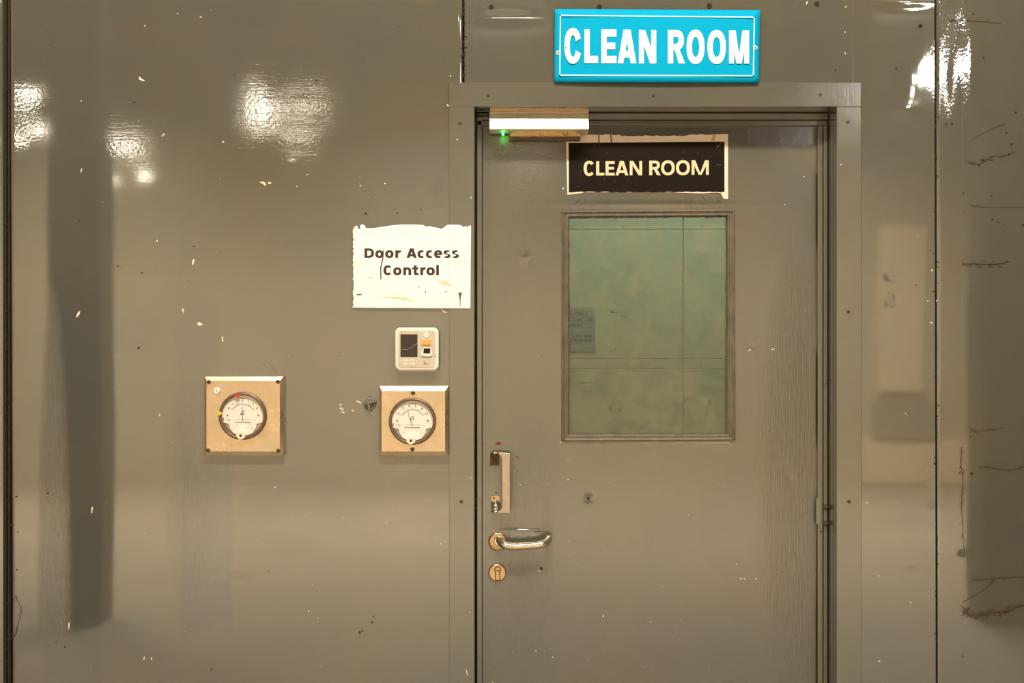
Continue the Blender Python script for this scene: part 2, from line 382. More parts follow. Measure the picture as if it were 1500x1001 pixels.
def sheet(name, x0, x1, z0, z1, y, thick, mat, parent, dents, hole=None, step=.005, amp=.00008, fine=(.52, 2.45), slant=None, roll=0.0025, zextra=()):
    """one sheet of metal with real waviness and dents, turned-back edges, optional rectangular hole (x0,x1,z0,z1)"""
    ex = hole[:2] if hole else (); ez = tuple(hole[2:] if hole else ()) + tuple(zextra)
    xs = lines(x0, x1, step, -1.42, 1.42, ex); zs = lines(z0, z1, step, fine[0], fine[1], ez)
    GX, GZ = np.meshgrid(xs, zs); H = relief(GX, GZ, dents, amp, y)
    def fade(d): return np.clip(d / .03, 0, 1)
    if hole: 
        dx = np.maximum(np.maximum(hole[0] - GX, GX - hole[1]), 0); dz = np.maximum(np.maximum(hole[2] - GZ, GZ - hole[3]), 0)
        H = H * fade(np.hypot(dx, dz))
    Y = y - H
    e = np.minimum(np.minimum(GX - x0, x1 - GX), np.minimum(GZ - z0, z1 - GZ))
    Y = Y + roll * np.clip(1 - e / .0035, 0, 1) ** 2
    if slant: GX2 = GX + slant(GX, GZ)
    else: GX2 = GX
    nz, nx = GX.shape
    V = np.stack([GX2, Y, GZ], -1).reshape(-1, 3)
    i, j = np.meshgrid(np.arange(nx - 1), np.arange(nz - 1))
    keep = np.ones_like(i, bool)
    if hole:
        cx = (xs[:-1] + xs[1:]) / 2; cz = (zs[:-1] + zs[1:]) / 2
        CX, CZ = np.meshgrid(cx, cz); keep = ~((CX > hole[0]) & (CX < hole[1]) & (CZ > hole[2]) & (CZ < hole[3]))
    a = (j * nx + i)[keep]; F = np.stack([a, a + 1, a + nx + 1, a + nx], -1)
    me = bpy.data.meshes.new(name); faces = F.tolist(); verts = V.tolist(); smooth = [True] * len(faces)
    def skirt(loop):
        o = len(verts); n = len(loop)
        verts.extend([verts[q] for q in loop]); verts.extend([[verts[q][0], y + thick, verts[q][2]] for q in loop])
        for q in range(n): faces.append([o + q, o + n + q, o + n + (q + 1) % n, o + (q + 1) % n]); smooth.append(False)
    outer = [k for k in range(nx)] + [k * nx + nx - 1 for k in range(1, nz)] + [(nz - 1) * nx + k for k in range(nx - 2, -1, -1)] + [k * nx for k in range(nz - 2, 0, -1)]
    skirt(outer)
    if hole:
        ia, ib = [int(np.argmin(abs(xs - h))) for h in hole[:2]]; ja, jb = [int(np.argmin(abs(zs - h))) for h in hole[2:]]
        lp = [ja * nx + k for k in range(ia, ib + 1)] + [k * nx + ib for k in range(ja + 1, jb + 1)] + [jb * nx + k for k in range(ib - 1, ia - 1, -1)] + [k * nx + ia for k in range(jb - 1, ja, -1)]
        skirt(lp[::-1])
    me.from_pydata(verts, [], faces); me.materials.append(mat); me.polygons.foreach_set('use_smooth', smooth); me.update()
    o = bpy.data.objects.new(name, me); COL.objects.link(o); o.parent = parent
    return o
def wall_y(px, py): return -float(relief(np.array([X(px)]), np.array([Z(py)]), DENT_WALL)[0])
YD = 0.088
def door_y(px, py): return YD - float(relief(np.array([X(px, YD)]), np.array([Z(py, YD)]), DENT_DOOR, .00025, YD)[0])

# ------------------------------------------------------------------ the panel wall around the door
TOP, BOT = 3.3, 0.0
wall = thing('wall_front', 'olive grey painted sheet metal panel wall around the door', None, kind='structure')
def seamR(xx, zz): return (Z(0) - zz) * 0.0022 * np.clip((xx - X(1262)) / (X(1369) - X(1262)), 0, 1)
def seamL(xx, zz): return (Z(0) - zz) * 0.0035 * np.clip((X(120) - xx) / (X(120) - X(15)), 0, 1)
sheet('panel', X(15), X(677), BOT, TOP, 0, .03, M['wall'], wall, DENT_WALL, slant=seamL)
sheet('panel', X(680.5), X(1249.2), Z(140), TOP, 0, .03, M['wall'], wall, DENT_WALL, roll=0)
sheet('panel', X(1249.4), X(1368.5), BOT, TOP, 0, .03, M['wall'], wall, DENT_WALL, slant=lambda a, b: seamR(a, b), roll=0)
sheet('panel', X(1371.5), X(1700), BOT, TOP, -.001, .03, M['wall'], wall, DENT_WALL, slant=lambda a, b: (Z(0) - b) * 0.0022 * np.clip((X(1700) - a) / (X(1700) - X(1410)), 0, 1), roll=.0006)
for sx0, sz0, sx1, sz1, nm in ((693, Z(121), 693, TOP, 'fold_ridge'), (1249.4, Z(121), 1249, TOP, 'fold_ridge'), (1411.5, 0, 1409, TOP, 'fold_ridge')):
    b = MB(); n_ = 200; v = []
    for i in range(n_ + 1):
        u = i / n_; zc = sz0 + (sz1 - sz0) * u; xc = X(sx0 + (sx1 - sx0) * u); yy = -float(relief(np.array([xc]), np.array([zc]), DENT_WALL)[0]) - (.001 if sx0 > 1400 else 0)
        v += [(xc - .0008, yy + .0002, zc), (xc, yy - .0006, zc), (xc + .0008, yy + .0002, zc)]
    b.add(v, [(3 * i + k, 3 * i + k + 1, 3 * i + k + 4, 3 * i + k + 3) for i in range(n_) for k in (0, 1)], 0, True)
    b.build(nm, M['wall'], wall)
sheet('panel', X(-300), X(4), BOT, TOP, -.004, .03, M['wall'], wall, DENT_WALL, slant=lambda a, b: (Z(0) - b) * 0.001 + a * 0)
b = MB(); b.box(X(-300), X(690), .031, .05, BOT, TOP); b.box(X(690), X(1230), .031, .05, Z(138), TOP); b.box(X(1230), X(1700), .031, .05, BOT, TOP)
b.build('panel_backing', M['gap'], wall)
# rusty folded lip seen in the left seam
b = MB(); b.box(X(11), X(13), .004, .03, BOT, TOP); b.build('seam_lip', M['rust_gap'], wall)
# wall above the sheet panels up to the hall ceiling
b = MB(); b.box(-7, 5.0, 0.0, .05, TOP + .004, 5.4); b.box(-7, X(-300) - .003, 0, .05, 0, TOP); b.box(X(1700) + .003, 5, 0, .05, 0, TOP)
b.build('upper_wall', M['wall'], wall)

# paint chips and lumps of dirt stuck to the paint
def flake(mb, px, py, w_, h_, ang, yfun, depth, proud=.0004, n=7):
    a0 = math.radians(ang); y = yfun(px, py) - proud
    pts = []
    for i in range(n):
        t = 2 * math.pi * i / n; r = R.uniform(.65, 1.15)
        u, v = math.cos(t) * w_ / 2 * r, math.sin(t) * h_ / 2 * r
        pts.append((X(px + u * math.cos(a0) - v * math.sin(a0), depth), Z(py - (u * math.sin(a0) + v * math.cos(a0)), depth)))
    mb.prism(pts, y, y + .0009)
CH = [(115, 460, 11, 3.5, 62), (112.5, 464, 4, 3, 40), (293, 475, 8, 5.5, -5), (268, 455, 3.2, 9, 8), (283, 384, 3.4, 10, -14), (385, 268, 8, 3, -12), (395, 268, 6, 3, 10), (388, 270, 4, 4, 0),
      (326, 497, 2.6, 9, 4), (234, 608, 2, 5, -12), (135, 746, 3, 9, -6), (134.5, 750, 2, 5, 0), (101, 917, 2.6, 11, -5), (211, 965, 2, 7, -10), (222, 965, 2, 5, 0), (208, 117, 9, 3.5, -22), (205, 114, 5, 2, -40),
      (499, 593, 5, 2, 0), (500, 596.5, 3, 2, 0), (500.5, 599.5, 8, 2.4, -22), (502, 604, 8, 2.2, -25), (517, 602, 5, 1.8, -28), (525.5, 589.3, 11.5, 1.8, -25),
      (230, 353, 2.5, 3.2, 0), (119, 250, 1.6, 7, -15), (240, 197, 3, 2.4, 30), (238, 199, 2, 2, 0), (327, 208, 3, 2.6, 20), (119, 148, 2, 2, 0), (260, 20, 2.5, 2, 0), (294, 25, 2.5, 2, 0), (212, 38, 2, 2, 0),
      (1365.5, 396, 4, 1.8, 20), (1359, 441, 2.5, 2, 0), (1364, 473, 4, 2, 0), (1372.6, 441, 2.5, 3, 0), (1237.5, 47, 1.6, 3.5, 0), (1238, 78, 1.4, 4, 10), (1182, 4, 2, 8, -25), (1239, 10, 3, 1.6, 20),
      (1407, 620, 2.2, 2.4, 0), (1437, 556, 3.5, 1.6, 20), (1334, 883, 3, 1.4, 0), (1288, 969, 2.4, 2, 0), (1455, 928, 2.4, 2.6, 0), (1270, 737, 1.8, 3, 0), (1287, 844, 1.8, 2, 0), (1326.5, 606, 2.2, 2.2, 0),
      (646, 797, 1.8, 2.4, 0), (564, 269, 3, 2, -10), (566, 767, 2, 2, 0), (452, 896, 2, 2, 0), (403, 714, 2.5, 2, 0), (528, 272, 3, 1.6, 10), (435, 273, 2.4, 1.8, 0), (450, 256, 2.4, 2, 0), (462, 227, 2.4, 1.6, 0)]
b = MB()
for c in CH: flake(b, *c[:2], c[2], c[3], c[4], wall_y, 0)
o = b.build('paint_chips', M['chip'], wall); o['kind'] = 'stuff'
b = MB()
for _ in range(90):
    px, py = R.uniform(20, 650), R.uniform(5, 990)
    s_ = R.uniform(.45, 1.0); flake(b, px, py, s_, s_ * R.uniform(.8, 2), R.uniform(0, 90), wall_y, 0, n=5)
for _ in range(60):
    px, py = R.uniform(1268, 1498), R.uniform(5, 990)
    s_ = R.uniform(.4, .9); flake(b, px, py, s_, s_ * R.uniform(.8, 2), R.uniform(0, 90), wall_y, 0, n=5)
o = b.build('pale_specks', M['speck'], wall); o['kind'] = 'stuff'
b = MB()
for px, py, r_ in [(70, 723, 2.6), (153, 729, 2), (95, 948, 2), (82, 941, 1.6), (545, 912, 2.6), (548, 903, 1.6), (527, 927, 3), (531, 925, 2), (393, 837, 2), (310, 981, 2.4), (343, 110, 2), (195, 150, 2), (198, 150, 2),
                   (116, 324, 2.2), (173, 390, 2), (208, 400, 2.4), (284, 361, 2), (276, 412, 1.8), (203, 510, 3), (580, 306, 1.8), (616, 307, 2.2), (536, 313, 3.2), (582, 312, 2), (464, 118, 2.6), (583, 39, 1.8), (1313, 101, 2.4),
                   (1386, 182, 3.6), (1394, 182, 3.6), (1397, 30, 3.5), (1425, 21, 3.2), (1440, 85, 3), (1348, 38, 3), (1413, 124, 2.4), (1422, 640, 2.6), (1423, 694, 4.2), (1342, 418, 1.8), (1224, 103, 2.4), (1474, 195, 3.4), (1488, 165, 3),
                   (1440, 236, 4), (1434, 242, 3), (1437, 235, 3), (1482, 212, 4), (1478, 226, 3.6), (1452, 288, 2.6), (1454, 322, 3.4), (1462, 326, 3), (1498, 330, 3.6), (1470, 338, 2.2), (1411, 283, 3), (1411, 310, 2), (1410, 962, 3),
                   (24, 728, 2.5), (26, 780, 2), (25, 835, 2)]:
    flake(b, px, py, r_ * 1.2, r_ * 1.2, R.uniform(0, 90), wall_y, 0, proud=.0012, n=8)
for _ in range(170):
    t = R.random()
    if t < .45: px, py = R.gauss(1372.5 if R.random() < .6 else 1370, 1.0), R.uniform(0, 1001)
    elif t < .7: px, py = R.gauss(679, 1.3), R.uniform(0, 120)
    else: px, py = R.gauss(11, 3), R.uniform(0, 1001)
    s_ = R.uniform(1, 2.6); flake(b, px, py, s_, s_ * R.uniform(.8, 3), R.uniform(0, 90), wall_y, 0, proud=.0015, n=6)
o = b.build('dirt_lumps', M['dirt'], wall); o['kind'] = 'stuff'

# screw holes above the sign
for px, py, r_ in ((719.5, 10.5, 2.6), (878, 10, 2.8), (1039, 8.8, 3.0), (1196.5, 6, 2.8), (1348, 38, 2.3)):
    b = MB(); y = wall_y(px, py) - .0004
    b.lathe(X(px), Z(py), [(r_ * S * 1.35, y + .001), (r_ * S * 1.3, y - .0007), (r_ * S, y - .0009), (r_ * S * .8, y + .0004)], 16, 0, cap1=False)
    o = b.build('screw_hole', M['dirt'], wall); b = MB(); b.lathe(X(px), Z(py), [(r_ * S * .95, y + .0006), (r_ * S * .9, y - .0002)], 16); b.build('hole_core', M['gap'], o)

# ------------------------------------------------------------------ door frame
fr = thing('trim_1', 'olive grey steel door frame with countersunk screws', None, kind='structure')
YF = -0.005
def framepoly(poly, name):
    b = MB(); b.prism(poly, YF, .03); return b.build(name, M['frame'], fr, bevel=.0012)
framepoly([(X(658), 0), (X(695), 0), (X(695), Z(157)), (X(658), Z(157))], 'frame_face')
framepoly([(X(658), Z(156.8)), (X(1261), Z(156.8)), (X(1261), Z(121.5)), (X(658), Z(121.5))], 'frame_face')
framepoly([(X(1225), 0), (X(1261), 0), (X(1261), Z(157)), (X(1225), Z(157))], 'frame_face')
# reveals: jamb linings going back into the wall
YJ = .150
b = MB(); b.box(X(688), X(695) - .0006, YF + .004, YJ, 0, Z(157)); b.build('jamb_lining', M['frame'], fr)
b = MB(); b.box(X(1225) + .0006, X(1232), YF + .004, YJ, 0, Z(157)); b.build('jamb_lining', M['frame'], fr)
b = MB(); b.box(X(688), X(1232), YF + .004, YJ, Z(157) + .0006, Z(150)); b.build('head_lining', M['frame'], fr)
# rebate strips around the leaf (proud of the leaf), with a slot between strip and lining
def strip(x0, x1, z0, z1, y0, name='rebate_strip', mat='frame', bev=.0012):
    b = MB(); b.box(x0, x1, y0, YJ - .002, z0, z1); return b.build(name, M[mat], fr, bevel=bev)
ys = .078
zt = Z(166.5, ys)
strip(X(698.6, ys), X(706, ys), 0, zt, ys)
strip(X(696.6, ys), X(698.6, ys), 0, zt, ys + .022, 'rebate_slot', 'gap', 0)
strip(X(1198.3, ys), X(1205.5, ys), 0, Z(184, ys), ys)
strip(X(1206.2, ys), X(1211.6, ys), 0, Z(184, ys), ys - .004)
strip(X(1211.6, ys), X(1213.2, ys), 0, zt, ys + .02, 'rebate_slot', 'gap', 0)
strip(X(699, ys), X(1212, ys), Z(183.5, ys), Z(176.5, ys), ys)
strip(X(699, ys), X(1212, ys), Z(175.6, ys), zt, ys - .004)
b = MB(); b.box(X(705.5, ys), X(707.3, ys), ys + .014, YJ, 0, zt); b.box(X(1196.7, ys), X(1198.6, ys), ys + .014, YJ, 0, zt); b.box(X(705, ys), X(1199, ys), ys + .014, YJ, Z(185.3, ys), Z(183, ys)); b.build('leaf_gap', M['gap'], fr)
def screw(mb_parent, px, py, y, r_=3.0, name='screw', mat='screw'):
    b = MB(); r = r_ * S
    b.lathe(X(px, y), Z(py, y), [(r, y + .001), (r, y - .0006), (r * .72, y - .0018)], 18)
    o = b.build(name, M[mat], mb_parent)
    b = MB(); cx, cz = X(px, y), Z(py, y); a = R.uniform(0, 1.5)
    for t in (a, a + math.pi / 2):
        dx, dz = math.cos(t) * r * .5, math.sin(t) * r * .5; nx, nz = -math.sin(t) * r * .12, math.cos(t) * r * .12
        b.prism([(cx - dx - nx, cz - dz - nz), (cx + dx - nx, cz + dz - nz), (cx + dx + nx, cz + dz + nz), (cx - dx + nx, cz - dz + nz)], y - .0021, y - .0014)
    b.build('recess', M['slot'], o)
    return o
for px, py in ((674, 180.5), (676, 735), (715, 139.5), (957, 139.5), (1201.5, 138.5), (1242, 179), (1242.5, 457), (1243.5, 735)):
    screw(fr, px, py, YF, 2.6)
# strike bolts at the right rebate, small fixings at the left rebate
for py in (743, 767):
    b = MB(); y = ys - .006
    b.lathe(X(1209.3, y), Z(py, y), [(4.4 * S, y + .003), (4.4 * S, y - .003), (3.2 * S, y - .006)], 6, smooth=False); b.lathe(X(1209.3, y), Z(py, y), [(2 * S, y - .005), (1.6 * S, y - .010)], 10)
    b.build('hinge_bolt', M['screw'], fr)
b = MB(); b.box(X(1207), X(1211), ys - .005, ys, Z(775, 0), Z(735, 0)); b.build('hinge_plate', M['frame'], fr, bevel=.0005)
for px, py in ((695.5 + 1.5, 731), (696.5, 745), (697.5, 960), (1210, 373), (1210, 562), (1203, 779), (1211, 961)):
    b = MB(); y = ys - .0035; b.lathe(X(px + (1.6 if px < 700 else 0), y), Z(py, y), [(1.5 * S, y + .004), (1.3 * S, y - .002), (.6 * S, y - .003)], 8); b.build('small_fixing', M['screw'], fr)
b = MB()
for px, py, w_, h_, a in [(690, 290, 2, 4, 0), (670, 205, 3, 2, 40), (660, 112, 3, 2, 0), (656, 155, 2.5, 5, 30), (690, 700, 1.4, 3, 0), (684, 985, 1.6, 14, 12), (689, 897, 1.4, 2, 0), (1231, 242, 4, 1.4, 10)]:
    flake(b, px, py, w_ * .8, h_ * .8, a, lambda p, q: YF, 0)
o = b.build('paint_chips', M['chip'], fr); o['kind'] = 'stuff'

# ------------------------------------------------------------------ door leaf
door = thing('door_1', 'olive grey painted steel door with tall glazed window', None, kind='structure')
WX0, WX1, WZ0, WZ1 = X(829, YD), X(1069, YD), Z(641, YD), Z(314, YD)
leaf = sheet('door_leaf', X(706.8, YD), X(1198, YD), .012, Z(185, YD), YD, .04, M['door'], door, DENT_DOOR, hole=(WX0, WX1, WZ0, WZ1), step=.0038, amp=.00025, roll=0, zextra=[Z(770 + .7 * i, YD) for i in range(20)])
b = MB(); z0_, z1_ = .012, Z(185, YD)
b.box(X(707, YD), WX0, YD + .04, YD + .042, z0_, z1_); b.box(WX1, X(1198, YD), YD + .04, YD + .042, z0_, z1_); b.box(WX0, WX1, YD + .04, YD + .042, z0_, WZ0); b.box(WX0, WX1, YD + .04, YD + .042, WZ1, z1_)
b.build('leaf_back', M['door'], door)
# window bead: four mitred strips, slightly uneven, with a raised lip
def bead(pts_out, pts_in, name='window_bead', y0=YD - .006, y1=YD + .012):
    """mitred strip: outer edge a-b and inner edge c-d, both along the same side; raised outer lip, sloping to the pane"""
    (ax, az), (bx, bz) = pts_out; (cx, cz), (dx, dz) = pts_in
    b = MB(); n = 60
    rows = []
    for t_, yy in ((0.0, YD + .001), (0.02, y0), (0.22, y0 - .0008), (0.30, y0 + .0022), (0.62, y0 + .0028), (.80, y0 + .001), (1.0, y1)):
        row = []
        for i in range(n + 1):
            u = i / n; ox, oz = ax + (bx - ax) * u, az + (bz - az) * u; ix, iz = cx + (dx - cx) * u, cz + (dz - cz) * u
            j = (R.uniform(-1, 1) * .0006 if t_ in (.62, .8) else 0) + (R.uniform(-1, 1) * .0014 if t_ > .9 else 0)
            row.append((ox + (ix - ox) * t_ + j, yy + (R.uniform(-1, 1) * .0005 if 0 < t_ < 1 else 0), oz + (iz - oz) * t_ + j))
        rows.append(row)
    v = [p for r in rows for p in r]; m = n + 1
    b.add(v, [(r * m + i, r * m + i + 1, (r + 1) * m + i + 1, (r + 1) * m + i) for r in range(len(rows) - 1) for i in range(n)], 0, True)
    return b.build(name, M['putty'], door)
yo, yi = YD - .006, YD + .012
O = [(X(822.5, yo), Z(647, yo)), (X(1077.5, yo), Z(645.5, yo)), (X(1076.5, yo), Z(307, yo)), (X(823, yo), Z(309, yo))]
I = [(X(834, yi), Z(636, yi)), (X(1063.5, yi), Z(636, yi)), (X(1063, yi), Z(318.5, yi)), (X(834, yi), Z(320, yi))]
for k in range(4): bead((O[k], O[(k + 1) % 4]), (I[k], I[(k + 1) % 4]))
b = MB(); b.box(X(822), X(1078), YD - .0015, YD + .0005, Z(649.5, YD), Z(646.5, YD)); b.build('bead_lip', M['chip'], door).data.materials[0] = simple('worn_bead_edge', (.42, .36, .26, 1), .4)  # paler strip along the bottom bead edge
# pane
b = MB(); b.box(X(826, .1), X(1072, .1), .104, .109, Z(644, .1), Z(312, .1)); pane = b.build('window_pane', M['glass'], door); pane['label'] = 'dusty greenish window pane'
# scratches and splashes on the pane
b = MB()
for px, py, w_, h_, a in [(896, 457, 3, 7, 10), (905, 458, 40, 1, -4), (841, 417, 1.4, 4, -10), (857, 561, 22, 1.2, -3), (858, 561, 4, 1.8, 0), (838, 561, 4, 1.6, 0), (1002, 588, 26, 1.0, 32), (992, 592, 3, 2.4, 0), (895, 598, 8, 2.6, -8), (909, 601, 6, 3, 0), (894, 515, 2, 12, 14), (900, 512, 12, 1.4, 50),
                          (1000, 476, 14, 1.2, -15), (1053, 483, 2.6, 2.6, 0), (950, 621, 2.4, 2.2, 0), (843, 510, 2.4, 16, 5), (1040, 590, 1.5, 10, 3), (915, 464, 22, .9, -10), (880, 562, 8, 1, -20)]:
    flake(b, px, py, w_ * .8, h_ * .8, a, lambda p, q: .1042, .1, .0002)
o = b.build('glass_scratches', simple('glass_scratch', (.55, .50, .30, 1), .6), door); o['kind'] = 'stuff'
# chips, smears and dirt on the leaf
b = MB()
for px, py, w_, h_, a in [(1085, 848, 5, 1.8, 0), (1091, 848.5, 6, 2, 5), (1107.5, 848, 4, 1.8, 0), (1079, 827, 1.6, 3, 0), (762, 710.5, 1.4, 2.4, 0), (785, 954, 1.6, 1.6, 0), (953, 911, 1.6, 1.4, 0), (832, 703, 1.6, 1.4, 0), (884, 903, 1.4, 5, -10), (790, 837, 7, 2.4, 0), (1178, 259, 3, 1.4, 10), (810, 963, 2, 1.6, 0),
                          (722, 1000, 2, 2, 0), (1010, 215, 2, 1.4, 0), (1150, 300, 1.4, 1.6, 0), (1132, 512, 8, 1.4, 18), (1098, 513, 6, 1.4, 10), (825, 276, 5, 2, 40)]:
    flake(b, px, py, w_ * .85, h_ * .85, a, door_y, YD)
o = b.build('paint_chips', M['chip'], door); o['kind'] = 'stuff'
b = MB()
for _ in range(90):
    px, py = R.uniform(712, 1190), R.uniform(655, 995) if R.random() < .7 else R.uniform(190, 990)
    if 815 < px < 1085 and 190 < py < 655: continue
    s_ = R.uniform(.4, .85); flake(b, px, py, s_, s_ * R.uniform(.8, 2), R.uniform(0, 90), door_y, YD, n=5)
o = b.build('pale_specks', M['speck'], door); o['kind'] = 'stuff'
b = MB(); flake(b, 729.5, 650.5, 11, 5.5, 12, door_y, YD); b.build('magenta_smear', M['magenta'], door)
b = MB(); flake(b, 756.5, 669.5, 5, 4, 0, door_y, YD); flake(b, 753.5, 685.5, 5, 4, 0, door_y, YD); flake(b, 727, 722, 5, 4, 0, door_y, YD); flake(b, 721, 750, 5, 3, 0, door_y, YD); b.build('ochre_smear', M['ochre'], door)
b = MB(); y = door_y(862, 731) - .0006; b.lathe(X(862, YD), Z(731, YD), [(2.6 * S, y + .001), (2.2 * S, y)], 10); flake(b, 793, 833.5, 4, 5, 0, door_y, YD, n=6); b.build('nail_hole', M['gap'], door)

# ---- pull handle: flat strap bent into a bracket
g = thing('pull_handle'); g.parent = door; g.location = (X(733, YD), YD, Z(706, YD))
yb = YD - .040
def P(pxl): return [(X(a, yb), Z(c, yb)) for a, c in pxl]
arc = lambda cx, cy, r, a0, a1, n=8: [(cx + r * math.cos(math.radians(a0 + (a1 - a0) * i / n)), cy - r * math.sin(math.radians(a0 + (a1 - a0) * i / n))) for i in range(n + 1)]
outl = [(730, 752), (747, 752), (747, 664.5), (731, 663)] + [(731, 665.5)] + arc(727, 674, 8.5, 70, 0)[0:] + [(735.5, 741)] + arc(727, 741.5, 8.5, 0, -70) + [(730, 750)]
b = MB(); b.prism(P(outl), yb, yb + .004); b.build('grip_bar', simple('pale_worn_steel', (.62, .52, .38, 1), .42, .75, var=.2, vscale=70), g, bevel=.0008)
def arm(py_c, w_px, name):
    # sheet arm from the bar end back to the door, curved in plan
    b = MB(); rows = []
    for i in range(13):
        t = i / 12; px = 732 - 13.5 * math.sin(t * math.pi / 2) ; y = yb + .001 + (YD - .003 - yb) * (1 - math.cos(t * math.pi / 2))
        rows.append((px, y))
    for zoff in (0, 1):
        pass
    v = []
    for px, y in rows:
        for dz, dy in ((-w_px / 2, 0), (w_px / 2, 0)):
            v.append((X(px, y), y, Z(py_c + dz, yb)))
    f = [(2 * i, 2 * i + 1, 2 * i + 3, 2 * i + 2) for i in range(12)]
    b.add(v, f, 0, True); o = b.build(name, M['chrome'], g)
    s_ = o.modifiers.new('solid', 'SOLIDIFY'); s_.thickness = .0022; s_.offset = 0
    return o
def arch(px0, px1, top, sgn):
    """the rounded strap that runs from the bar end down to the foot on the door"""
    b = MB(); n = 12; v = []
    for i in range(n + 1):
        a = i / n * math.pi / 2
        y = yb + .002 + (YD - yb - .004) * math.sin(a) ; zz = top + (3 if sgn > 0 else -15) * (1 - math.cos(a))
        for px in (px0, px1): v.append((X(px, y), y, Z(zz, y)))
    b.add(v, [(2 * i, 2 * i + 1, 2 * i + 3, 2 * i + 2) for i in range(n)], 0, True)
    o = b.build('strap_arm', M['chrome'], g); s_ = o.modifiers.new('solid', 'SOLIDIFY'); s_.thickness = .003; s_.offset = 0
arch(718.5, 732.5, 664, 1); arch(719.5, 732.5, 750, -1)
for (a0, a1, b0, b1, mt) in ((718, 731.5, 666, 682, 'rusty'), (719.5, 732, 727.5, 738, 'brassy')):
    b = MB(); b.box(X(a0, YD), X(a1, YD), YD - .0035, YD, Z(b1, YD), Z(b0, YD)); o = b.build('foot_plate', M[mt], g, bevel=.0006)
    for q in ((a0 + 4, (b0 + b1) / 2 - 3), (a1 - 4, (b0 + b1) / 2 + 2)):
        b = MB(); yy = YD - .0035; b.lathe(X(q[0], yy), Z(q[1], yy), [(1.9 * S, yy + .001), (1.7 * S, yy - .001), (1 * S, yy - .0014)], 10); b.build('screw', M['screw'], o) if False else b.build('screw', M['screw'], g)

# ---- lever handle
lv = thing('lever_handle'); lv.parent = door; lv.location = (X(729, YD), YD, Z(793.5, YD))
b = MB(); cx, cz = X(729, YD), Z(793.5, YD)
b.lathe(cx, cz, [(14 * S, YD + .001), (14 * S, YD - .005), (13.2 * S, YD - .0075), (11.8 * S, YD - .0085), (6 * S, YD - .009)], 48)
b.build('rose', M['brassy'], lv)
b = MB(); yl = YD - .052
def pt(px, py, y): return (X(px, y), y, Z(py, y))
path = [pt(731.5, 791, YD - .006), pt(731.5, 791.5, YD - .018), pt(732, 793, YD - .030), pt(734, 795.5, YD - .041), pt(738.5, 798.5, YD - .049), pt(745, 800.5, yl), pt(753, 801, yl), pt(765, 800.6, yl), pt(778, 799.8, yl), pt(788, 798.8, yl), pt(794, 797.6, YD - .050), pt(799, 795.6, YD - .045), pt(802.3, 792.5, YD - .037), pt(803.4, 789.6, YD - .027), pt(803.4, 788.4, YD - .016)]
# smooth the path
def smoothpath(p, k=4):
    p = [Vector(q) for q in p]; out = []
    for i in range(len(p) - 1):
        a, b_, c, d = p[max(i - 1, 0)], p[i], p[i + 1], p[min(i + 2, len(p) - 1)]
        for j in range(k):
            t = j / k; out.append(.5 * ((2 * b_) + (-a + c) * t + (2 * a - 5 * b_ + 4 * c - d) * t * t + (-a + 3 * b_ - 3 * c + d) * t ** 3))
    out.append(p[-1]); return out
b.tube(smoothpath(path), 5.6 * S, 20); b.build('lever', M['chrome'], lv)
b = MB(); b.lathe(cx + .003, cz + .003, [(7.5 * S, YD - .007), (7.3 * S, YD - .012), (6.2 * S, YD - .0135)], 28); b.build('collar', M['chrome'], lv)

# ---- key escutcheon
ke = thing('key_escutcheon'); ke.parent = door; ke.location = (X(728.5, YD), YD, Z(839, YD)); cx, cz = X(728.5, YD), Z(839, YD)
b = MB(); b.lathe(cx, cz, [(13.4 * S, YD + .001), (13.4 * S, YD - .004), (12.8 * S, YD - .0062), (11.6 * S, YD - .0068)], 48); b.build('rose', M['brassy'], ke)
y = YD - .0069
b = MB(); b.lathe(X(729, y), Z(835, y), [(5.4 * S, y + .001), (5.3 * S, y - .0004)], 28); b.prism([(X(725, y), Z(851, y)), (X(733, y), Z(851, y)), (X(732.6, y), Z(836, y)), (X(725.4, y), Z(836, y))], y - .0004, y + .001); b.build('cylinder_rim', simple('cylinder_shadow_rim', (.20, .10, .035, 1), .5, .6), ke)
b = MB(); b.lathe(X(729, y), Z(835, y), [(4.0 * S, y), (4.0 * S, y - .002), (3.6 * S, y - .0026)], 24); b.prism([(X(726.6, y), Z(849.5, y)), (X(731.4, y), Z(849.5, y)), (X(731.2, y), Z(838, y)), (X(726.8, y), Z(838, y))], y - .0022, y); b.build('cylinder', M['brassy'], ke)
b = MB(); b.box(X(726.8, y), X(731.8, y), y - .003, y - .002, Z(836.9, y), Z(835.6, y)); b.build('keyhole', M['slot'], ke)

